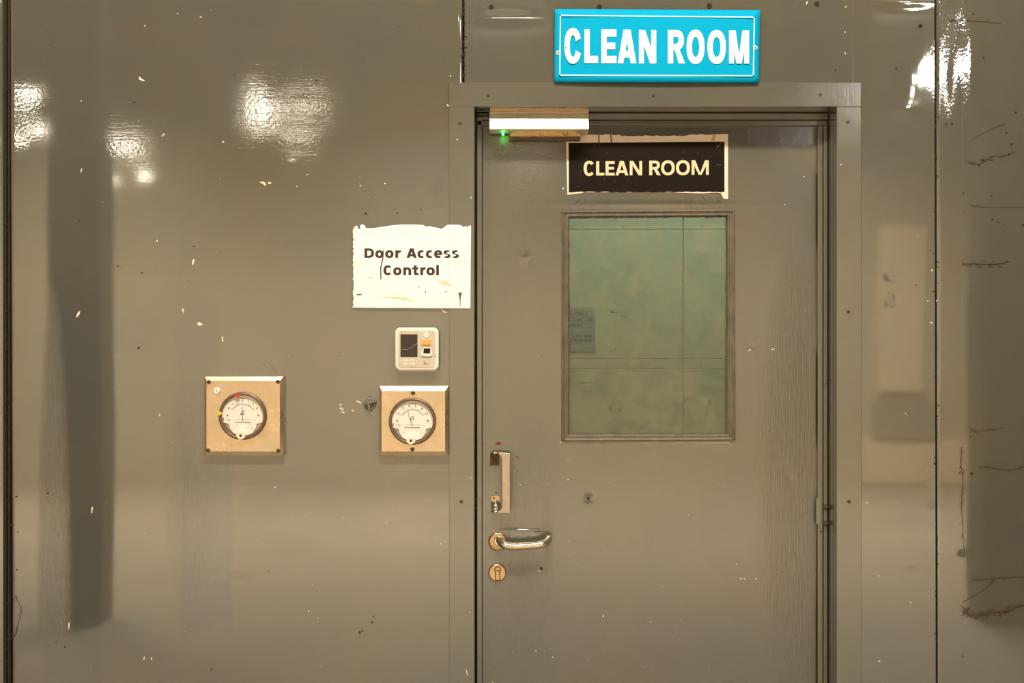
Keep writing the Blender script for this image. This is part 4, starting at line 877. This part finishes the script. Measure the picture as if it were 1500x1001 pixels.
# ------------------------------------------------------------------ pressure gauges in bevelled steel covers
def gauge(name, label, bx, face_l, cx, cy, r, screws, marks, needle_ang, digits, tab):
    """bx: outline px at the wall; all drawn from photo pixels"""
    t = thing(name, label, 'gauge', (X((bx[0] + bx[1]) / 2), 0, Z(bx[3])), group='differential pressure gauges in steel covers')
    yc = -.024
    a, c, d, e = bx; f0, f1, f2, f3 = face_l
    n = 16; rings = []
    yb_ = -.0185; base = [(X(a, yb_), Z(e, yb_)), (X(c, yb_), Z(e, yb_)), (X(c, yb_), Z(d, yb_)), (X(a, yb_), Z(d, yb_))]
    facep = [(X(f0, yc), Z(f3, yc)), (X(f1, yc), Z(f3, yc)), (X(f1, yc), Z(f2, yc)), (X(f0, yc), Z(f2, yc))]
    def rect_pts(P4, y, wob=0):
        o = []
        for k in range(4):
            p, q = P4[k], P4[(k + 1) % 4]
            for i in range(n):
                u = i / n; o.append((p[0] + (q[0] - p[0]) * u + R.uniform(-wob, wob), y, p[1] + (q[1] - p[1]) * u + R.uniform(-wob, wob)))
        return o
    b = MB(); b.loft([rect_pts(base, .001), rect_pts(base, yb_, .0002), rect_pts(facep, yc + .0003, .00015)], 0, False, False, False)
    # face with a round cut-out
    cxw, czw = X(cx, yc), Z(cy, yc); rw = (r - 1) * S; N = 4 * n
    sq = rect_pts(facep, yc)
    cen = (sum(p[0] for p in facep) / 4, sum(p[1] for p in facep) / 4)
    circ = []
    for p in sq:
        an = math.atan2(p[2] - czw, p[0] - cxw); circ.append((cxw + rw * math.cos(an), yc, czw + rw * math.sin(an)))
    b.add(sq + circ, [(i, (i + 1) % N, N + (i + 1) % N, N + i) for i in range(N)], 0)
    b.add(circ + [(p[0], yc + .02, p[2]) for p in circ], [(i, (i + 1) % N, N + (i + 1) % N, N + i) for i in range(N)], 0)
    b.build('cover', M['steel'], t, bevel=.0007)
    # bezel
    b = MB(); R_ = r * S
    b.lathe(cxw, czw, [(R_, yc + .003), (R_, yc - .007), (R_ * .965, yc - .0105), (R_ * .90, yc - .0105), (R_ * .875, yc - .008), (R_ * .865, yc + .004)], 64, cap1=False); b.build('bezel', M['bezel'], t)
    # body behind the dial and the dial itself
    yd_ = yc - .002
    b = MB(); b.lathe(cxw, czw, [(R_ * .88, yc + .004), (R_ * .88, yd_ + .003), (R_ * .80, yd_ + .0025)], 48); b.build('gauge_body', M['dial_back'], t)
    pts = []
    ro = R_ * .87
    for i in range(61):
        an = math.radians(-12 + 204 * i / 60); pts.append((cxw + ro * math.cos(an), czw + ro * math.sin(an)))
    pts += [(cxw - .83 * R_, czw - .27 * R_), (cxw - .58 * R_, czw - .33 * R_), (cxw - .55 * R_, czw - .50 * R_), (cxw - .40 * R_, czw - .72 * R_), (cxw - .2 * R_, czw - .80 * R_), (cxw + .2 * R_, czw - .80 * R_), (cxw + .40 * R_, czw - .72 * R_), (cxw + .55 * R_, czw - .50 * R_), (cxw + .58 * R_, czw - .33 * R_), (cxw + .83 * R_, czw - .27 * R_)]
    b = MB(); b.prism(pts, yd_, yd_ + .0015); dl = b.build('dial_plate', M['dial'], t)
    U = lambda u, v: (cxw + u * R_, czw + v * R_)
    yy = yd_ - .0003
    # scale: arc of ticks
    b = MB()
    for i in range(21):
        an = math.radians(148 - 116 * i / 20); r0, r1 = (.50, .60) if i % 5 == 0 else (.50, .545)
        c0, s0 = math.cos(an), math.sin(an); w_ = .009
        P4 = [U(r0 * c0 + w_ * s0, r0 * s0 - w_ * c0 - .02), U(r1 * c0 + w_ * s0, r1 * s0 - w_ * c0 - .02), U(r1 * c0 - w_ * s0, r1 * s0 + w_ * c0 - .02), U(r0 * c0 - w_ * s0, r0 * s0 + w_ * c0 - .02)]
        b.prism(P4, yy, yd_)
    b.build('scale_ticks', M['ink_faint'], dl)
    b = MB()
    for i in range(24):
        a0, a1 = [math.radians(148 - 116 * k_ / 24) for k_ in (i, i + 1)]
        b.add([(cxw + q * R_ * math.cos(a_), yy, czw + (q * math.sin(a_) - .02) * R_) for q, a_ in ((.495, a0), (.51, a0), (.51, a1), (.495, a1))], [(0, 1, 2, 3)], 0)
    b.build('scale_arc', M['ink_faint'], dl)
    # digits
    b = MB()
    for i, dg in enumerate(digits):
        an = math.radians(150 - 120 * i / (len(digits) - 1)); u, v = .68 * math.cos(an), .68 * math.sin(an) - .02
        for k_, ch in enumerate(dg):
            w_, h_ = .065, .10; ox = u - (len(dg) * .075) / 2 + k_ * .08
            for poly in strokes(ch, .26, .16): 
                b.add([(cxw + (ox + p * w_) * R_, yy, czw + (v - h_ / 2 + q * h_) * R_) for p, q in poly], [tuple(range(len(poly)))], 0)
    b.build('scale_figures', M['ink'], dl, recalc=False)
    # CE mark and small print lines
    b = MB()
    for ch, u, v, w_, h_ in (('C', -.70, -.22, .07, .10), ('C', -.60, -.22, .07, .10)):
        for poly in strokes(ch, .16, .12): b.add([(cxw + (u + p * w_) * R_, yy, czw + (v + q * h_) * R_) for p, q in poly], [tuple(range(len(poly)))], 0)
    b.box(cxw - .60 * R_, cxw - .545 * R_, yy, yd_, czw - .175 * R_, czw - .16 * R_)
    b.box(cxw - .835 * R_, cxw - .80 * R_, yy, yd_, czw - .22 * R_, czw - .08 * R_)
    b.build('approval_mark', M['ink'], dl, recalc=False)
    b = MB()
    for v, u0, u1, h_ in ((-.17, -.28, .36, .012), (-.29, -.34, .34, .03), (.72, -.14, .16, .022)): b.box(cxw + u0 * R_, cxw + u1 * R_, yy, yd_, czw + v * R_, czw + (v + h_) * R_)
    for u, v in ((-.27, -.38), (.27, -.38), (-.37, -.49), (.38, -.51), (.48, -.18), (-.45, -.18)): b.box(cxw + (u - .014) * R_, cxw + (u + .014) * R_, yy, yd_, czw + (v - .014) * R_, czw + (v + .014) * R_)
    b.build('small_print', M['ink_faint'], dl)['kind'] = 'stuff'
    # printed emblem: open slanted triangle with a tail
    b = MB()
    for q in ((-.10, .06, .0, .22), (.0, .22, .06, .14), (.06, .14, .04, .08), (-.10, .06, .05, .07)):
        (u0, v0, u1, v1) = q; du, dv = u1 - u0, v1 - v0; L = math.hypot(du, dv); nu, nv = -dv / L * .014, du / L * .014
        b.add([(cxw + p * R_, yy, czw + q_ * R_) for p, q_ in ((u0 - nu, v0 - nv), (u1 - nu, v1 - nv), (u1 + nu, v1 + nv), (u0 + nu, v0 + nv))], [(0, 1, 2, 3)], 0)
    b.build('emblem', M['ink_blue'], dl, recalc=False)
    for sx in (-1, 1):
        b = MB(); b.lathe(cxw + sx * .65 * R_, czw + .02 * R_, [(.035 * R_, yd_), (.032 * R_, yd_ - .0012), (.015 * R_, yd_ - .0016)], 10); b.build('dial_screw', M['ink'], dl)
    # needle
    an = math.radians(needle_ang); b = MB(); p0 = (0.0, -.20); p1 = (p0[0] + .66 * math.cos(an), p0[1] + .66 * math.sin(an)); nu, nv = -math.sin(an) * .012, math.cos(an) * .012
    b.prism([U(p0[0] - nu, p0[1] - nv), U(p1[0] - nu * .5, p1[1] - nv * .5), U(p1[0] + nu * .5, p1[1] + nv * .5), U(p0[0] + nu, p0[1] + nv)][::-1], yd_ - .003, yd_ - .0026); b.build('needle', M['ink_faint'], t)
    # zero-adjust boss at the bottom
    b = MB(); zx, zz_ = cxw + tab * R_, czw - .80 * R_
    b.lathe(zx, zz_, [(.20 * R_, yc), (.20 * R_, yc - .009), (.17 * R_, yc - .0108)], 28); b.build('zero_boss', M['cream'], t)
    b = MB(); b.lathe(zx, zz_ - .01 * R_, [(.06 * R_, yc - .010), (.055 * R_, yc - .0122), (.03 * R_, yc - .0125)], 14); b.build('zero_screw', M['screw'], t)
    # clear lens
    b = MB(); b.lathe(cxw, czw, [(R_ * .872, yc - .0068), (R_ * .6, yc - .0078), (R_ * .3, yc - .0084), (R_ * .02, yc - .0086)], 48, cap1=True); b.build('lens', M['lens'], t)
    for px, py in screws:
        o = screw(t, px, py, yc, 3.1, 'cover_screw')
    for kind, u, v in marks:
        b = MB()
        if kind == 'red':
            b.prism([U(u - .10, v + .05), U(u - .10, v - .02), U(u - .03, v - .01), U(u - .02, v - .14), U(u + .02, v - .14), U(u + .03, v - .01), U(u + .10, v - .02), U(u + .10, v + .05), U(u, v + .09)], yc - .0125, yc - .0105)
            b.build('limit_pointer', M['red'], t)['label'] = 'red limit pointer'
        else:
            b.prism([U(u - .09, v + .07), U(u - .09, v - .07), U(u - .01, v - .08), U(u + .02, v - .03), U(u + .10, v - .01), U(u + .10, v + .02), U(u + .03, v + .03), U(u + .01, v + .09)], yc - .0125, yc - .0105)
            b.build('limit_pointer', M['yellow'], t)['label'] = 'yellow limit pointer'
    return t
g1 = gauge('pressure_gauge', 'left round pressure gauge with red and yellow pointers in a square steel cover', (299.5, 415.5, 551.5, 668), (302.5, 410, 558, 661.5), 356, 609.5, 34.6, [(306, 560), (407, 559.5), (305, 660), (407.5, 660.5)], [('red', -.17, .84), ('yellow', -.90, .12)], 91, ['8', '2', '1', '0', '1', '2', '4'], -.06)
b = MB(); y = -.0245; b.lathe(X(317.8, y), Z(572.8, y), [(5 * S, y + .001), (4.9 * S, y - .003), (4 * S, y - .0045)], 26); bt_ = b.build('blanking_plug', M['cream'], g1); b = MB(); b.lathe(X(317.8, y), Z(572.8, y), [(.9 * S, y - .004), (.7 * S, y - .0052)], 8); b.build('plug_centre', M['slot'], bt_)
g2 = gauge('pressure_gauge', 'right round pressure gauge without coloured pointers, in a square steel cover touching the door frame', (555.5, 657, 565.5, 668), (559, 652, 573, 661.5), 604.3, 617.2, 34.2, [(605, 576), (604.2, 658.5)], [], 107, ['0', '2', '4', '6', '8', '10'], -.06)

# stray wire above the left gauge
b = MB(); b.tube(smoothpath([pt(379.5, 524.5, -.003), pt(387, 529, -.006), pt(396, 538.5, -.010), pt(401, 545, -.010), pt(404.3, 552, -.006)]), .0005, 6)
tag(b.build('loose_wire', simple('thin_copper_wire', (.45, .28, .15, 1), .5, .5)), 'thin curved copper wire sticking up behind the left gauge cover', 'wire')

# ------------------------------------------------------------------ painted-over cable gland
M['gland'] = simple('dull_olive_paint', (.19, .17, .13, 1), .42, ior=1.5, var=.25, vscale=120)
gd = thing('cable_gland', 'painted-over round gland with bent stub, left of the right gauge', 'gland', (X(542), 0, Z(604)))
y = wall_y(542, 592)
b = MB(); b.lathe(X(541.8), Z(591.8), [(9.6 * S, y + .001), (9.6 * S, y - .0025), (8.8 * S, y - .0045), (7.4 * S, y - .0048)], 36); b.build('flange', M['gland'], gd)
b = MB(); b.tube(smoothpath([(X(536), y - .006, Z(591.8)), (X(540.5), y - .009, Z(590.8)), (X(544.5), y - .010, Z(589.6)), (X(548), y - .010, Z(588.4))]), [3.2 * S] * 6 + [2.6 * S] * 7, 12); b.build('saddle', M['gland'], gd)
b = MB(); b.tube(smoothpath([(X(540.5), y - .010, Z(592)), (X(541.2), y - .012, Z(596)), (X(542.4), y - .013, Z(603.5))]), 1.9 * S, 12); b.build('bent_stub', M['gland'], gd)
for px, py, r_ in ((546.8, 588.6, 2.9), (550.8, 588.6, 1.6), (536.7, 599.7, 1.2)):
    b = MB(); b.lathe(X(px), Z(py), [(r_ * S, y - .004), (r_ * S, y - .011), (r_ * .6 * S, y - .013)], 8, smooth=False); b.build('nut', M['gland'], gd)
for px, py, r_ in ((546.6, 589.1, 1.1), (542.2, 581.3, 1.1), (536.2, 592, .9)):
    b = MB(); yy_ = y - (.0132 if px > 546 else .0028 if py < 585 else .0115); b.lathe(X(px), Z(py), [(r_ * S, yy_ + .0002), (r_ * .8 * S, yy_ - .0006)], 8); b.build('pit', M['slot'], gd)

# ------------------------------------------------------------------ dusty cobwebs on the right panel
def cobweb(name, label, main, n_br, seed, rad=.0006, spread=5):
    r = random.Random(seed); b = MB()
    P0 = [pt(px, py, -.0025 + wall_y(px, py)) for px, py in main]; sp_ = smoothpath(P0, 6); b.tube(sp_, [rad * r.uniform(.7, 1.8) for _ in sp_], 5)
    for _ in range(n_br):
        k = r.randrange(len(main) - 1); u = r.random(); px = main[k][0] + (main[k + 1][0] - main[k][0]) * u + r.uniform(-1, 1); py = main[k][1] + (main[k + 1][1] - main[k][1]) * u + r.uniform(-1, 1)
        an = r.uniform(0, 6.28); pth = []
        for i in range(r.randint(3, 5)):
            pth.append(pt(px, py, -.0022 + wall_y(px, py) - r.uniform(0, .001))); an += r.uniform(-1, 1); st = r.uniform(.25, .5) * spread; px += math.cos(an) * st; py += math.sin(an) * st
        b.tube(pth, rad * r.uniform(.4, 1.1), 4)
    o = b.build(name, M['web'], None, recalc=False)
    return tag(o, label, 'cobweb', kind='stuff')
cobweb('cobweb', 'thick dusty cobweb clump low on the right wall panel', [(1411, 892), (1420, 902), (1432, 901), (1446, 897), (1462, 896), (1478, 893), (1499, 886)], 130, 1, .00065, 6)
cobweb('cobweb', 'thin dusty cobweb thread rising diagonally over the low clump', [(1411, 884), (1420, 877), (1434, 869), (1448, 858), (1456, 850), (1457, 845)], 8, 2, .0004, 4)
cobweb('cobweb', 'straight dusty thread above the low cobweb clump', [(1425, 850), (1445, 848), (1470, 846), (1500, 845)], 16, 3, .0004, 5)
cobweb('cobweb', 'short horizontal rusty cobweb at mid height of the right panel', [(1409, 386), (1425, 386), (1448, 387), (1462, 386), (1475, 383)], 40, 4, .0006, 5)
cobweb('cobweb', 'diagonal dusty cobweb thread in the upper right panel', [(1422, 206), (1434, 198), (1448, 191), (1460, 186), (1472, 181)], 10, 5, .00035, 5)
cobweb('cobweb', 'speckled curved cobweb below the diagonal thread in the upper right panel', [(1418, 238), (1436, 240), (1452, 229), (1470, 228), (1488, 221)], 34, 6, .0005, 5)
cobweb('cobweb', 'straight cobweb thread crossing the right panel at window-top height', [(1419, 300), (1440, 303), (1465, 303), (1500, 303)], 12, 7, .0004, 4)
cobweb('cobweb', 'faint horizontal cobweb thread at the very top of the right panel', [(1390, 30), (1410, 30), (1438, 31), (1467, 34)], 8, 8, .0005, 4)
cobweb('cobweb', 'hanging cobweb thread just under the topmost thread of the right panel', [(1407, 34), (1404, 50), (1402, 66), (1397, 80)], 6, 9, .0005, 4)
cobweb('cobweb', 'dusty cobweb thread at window-bottom height on the right panel', [(1418, 624), (1428, 632), (1445, 630), (1470, 627)], 12, 10, .0004, 5)
cobweb('cobweb', 'broken cobweb specks running down the fold of the right panel', [(1409, 655), (1408, 680), (1411, 705), (1409, 740), (1411, 780), (1412, 815)], 46, 11, .0005, 4)
cobweb('cobweb', 'sparse cobweb thread across the right panel just below window height', [(1432, 683), (1450, 685), (1480, 688), (1500, 684)], 26, 12, .0004, 5)
cobweb('cobweb', 'bent dusty cobweb thread low beside the left wall seam', [(22, 873), (27, 884), (31, 893), (26, 915), (21, 932), (10, 938)], 14, 13, .0005, 4)
cobweb('cobweb', 'small curled threads sticking out at the right door edge', [(1193, 759), (1188, 762), (1185, 767)], 0, 14, .0003, 3).location.y = YD - .002

# ------------------------------------------------------------------ the room seen through the pane
iy = 1.10
iw = thing('wall_inner', 'pale green panelled wall of the room behind the glazed door', None, kind='structure')
cols_ = [(-1.3, X(1000.2, iy)), (X(1001.2, iy), 1.9)]
rows_ = [(0, Z(540.8, iy)), (Z(540, iy), Z(526, iy)), (Z(525.4, iy), Z(336.6, iy)), (Z(335.8, iy), 2.7)]
for c0, c1 in cols_:
    for r0, r1 in rows_:
        b = MB(); b.box(c0, c1, iy, iy + .03, r0, r1); b.build('panel', M['inner'], iw, bevel=.001)
b = MB(); b.box(-1.3, 1.9, iy + .028, iy + .05, 0, 2.7); b.build('panel_backing', simple('inner_gap', (.10, .12, .08, 1), .8), iw)
for px, py in ((913, 332.5), (1028, 332), (1000, 412), (1027, 536)):
    b = MB(); b.lathe(X(px, iy), Z(py, iy), [(1.5 * S, iy + .001), (1.3 * S, iy - .001), (.6 * S, iy - .0015)], 10); b.build('rivet', M['screw'], iw)
b = MB(); b.box(-1.3, -1.25, .16, iy, 0, 2.7); b.build('wall_inner_left', M['inner'])['kind'] = 'structure'
b = MB(); b.box(1.9, 1.95, .16, iy, 0, 2.7); b.build('wall_inner_right', M['inner'])['kind'] = 'structure'
b = MB(); b.box(-1.3, 1.9, .16, iy, 2.7, 2.75); b.build('ceiling_inner', M['inner'])['kind'] = 'structure'
b = MB(); b.box(-1.3, X(688), .155, .17, 0, 2.7); b.box(X(1232), 1.9, .155, .17, 0, 2.7); b.box(X(688), X(1232), .155, .17, Z(155), 2.7); b.build('wall_inner_front', M['inner'])['kind'] = 'structure'
nt = thing('inner_notice', 'grey printed notice on the green wall seen through the left edge of the door window', 'notice', (X(852, iy), iy - .004, Z(515, iy)))
yn = iy - .004
b = MB(); b.box(X(812, yn), X(871.5, yn), yn, iy - .0005, Z(515, yn), Z(450.5, yn)); b.build('paper_sheet', M['grey_paper'], nt)
small = []
def word(s_, px_right, top, base, cw, gap, narrow=('i', 'l', '.', 't', 'r')):
    x = px_right; out = []
    for ch in reversed(s_):
        if ch == ' ': x -= cw * .7; continue
        w_ = cw * (.45 if ch in 'il.' else .75 if ch in 'tr' else 1.25 if ch in 'OSw' else 1)
        out.append((ch, x - w_, x, top, base)); x -= w_ + gap
    return out
small += word('ns Only', 860, 456.5, 462.6, 4.0, .9) + word('0 Sec. in', 867.6, 465.2, 471, 4.1, .9) + word('ower', 852.6, 473.6, 479.4, 4.2, .9)
lrow(letters(small, yn, .0004, 1.7, 1.4), 'lettering', M['grey_text'], nt)
lrow(letters(word('n the door', 868, 490.6, 494.4, 2.9, .6) + word('n Open Door', 868.6, 496.6, 500.4, 2.8, .5), yn, .0004, 1.1, .9), 'small_lettering', M['grey_text'], nt)

# ------------------------------------------------------------------ the hall behind the camera
def struct(name, b, mat): o = b.build(name, mat); o['kind'] = 'structure'; return o
b = MB(); b.box(-7, 5.0, -9.2, 1.2, -.05, 0); struct('floor', b, M['hall_floor'])
b = MB(); b.box(-7, 5.0, -9.2, .05, 5.4, 5.45); struct('ceiling', b, simple('hall_ceiling', (.35, .31, .24, 1), .8))
HB = -9.0
bw = thing('wall_back', 'tan wall at the far end of the hall with grey cladding above', None, kind='structure')
b = MB(); b.box(-7, 5, HB - .1, HB, 0, 2.2); b.build('wall_band', M['hall_tan'], bw)
for i in range(14):      # rows coloured darker upward to fade the reflected light
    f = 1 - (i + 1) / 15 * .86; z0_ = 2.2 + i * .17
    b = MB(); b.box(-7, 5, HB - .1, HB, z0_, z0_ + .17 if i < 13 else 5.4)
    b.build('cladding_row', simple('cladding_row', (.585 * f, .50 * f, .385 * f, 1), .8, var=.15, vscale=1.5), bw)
def back(px0, px1, py0, py1, d=.04, k=4.0):
    return (X(px0) * k, X(px1) * k, HB, HB + d, ZC + (500.5 - py1) * S * k, ZC + (500.5 - py0) * S * k)
for q in ((140, 208, 36, 70), (142, 215, 86, 106), (262, 470, 42, 70), (305, 400, 88, 104), (545, 660, 110, 190)):
    b = MB(); b.box(*back(*q)); b.build('cladding_board', M['hall_orange'], bw)  # boards added on the unseen wall to reflect orange patches in the paint
b = MB(); b.box(*back(1288, 1352, 330, 572)); b.build('pale_board', M['hall_light_board'], bw)  # this and the next boards added for patches reflected on the right
b = MB(); b.box(*back(1262, 1440, 640, 706)); b.build('pale_board', M['hall_light_board'], bw)
b = MB(); b.box(*back(1262, 1440, 706, 860)); b.build('cladding_board', M['hall_grey'], bw)
b = MB(); b.box(*back(1276, 1366, 584, 636, .06)); b.build('cladding_board', M['hall_mid'], bw)
for i, (q, m_) in enumerate([((14, 52, 132, 145), 'window_warm'), ((54, 64, 188, 200), 'window_warm'), ((18, 34, 196, 210), 'window_warm'), ((166, 202, 212, 223), 'window_warm'), ((152, 168, 260, 268), 'window_warm'), ((204, 214, 254, 261), 'window_warm'),
                         ((372, 386, 135, 185), 'window_warm'), ((392, 410, 158, 170), 'window_warm'), ((432, 476, 150, 156), 'window_warm'), ((425, 455, 203, 208), 'window_warm'), ((1290, 1352, -4, 8), 'window_cool'), ((1328, 1366, 95, 128), 'window_cool'), ((1394, 1438, 52, 132), 'window_cool'), ((1312, 1340, 150, 165), 'window_warm'),
                         ((694, 800, 24, 31), 'window_warm'), ((420, 640, -12, 4), 'hall_light_board'), ((1384, 1402, 60, 140), 'window_warm'), ((748, 776, 222, 229), 'window_warm')]):
    b = MB(); b.box(*back(*q, .05)); o = b.build('window_%d' % (i + 1), M[m_]); o['kind'] = 'structure'  # glowing panels and one pale board, added to make highlights in the paint
b = MB(); b.box(-7.05, -7, -9, 0, 0, 5.4); struct('wall_left', b, M['hall_tan'])
b = MB(); b.box(5.0, 5.05, -9, 0, 0, 5.4); struct('wall_right', b, M['hall_right'])
b = MB(); xl, xr = X(71) * 2, X(147) * 2; b.box(xl, xr, -3.2, -3.0, 0, 5.4); struct('trim_2', b, M['hall_dark'])  # unseen column whose reflection makes the dark band on the left panel
b = MB(); b.box(X(1441) * 2, X(1441) * 2 + .9, -3.2, -3.0, 0, 5.4); struct('trim_3', b, M['hall_right'])  # unseen dark column added to darken the reflection at the far right
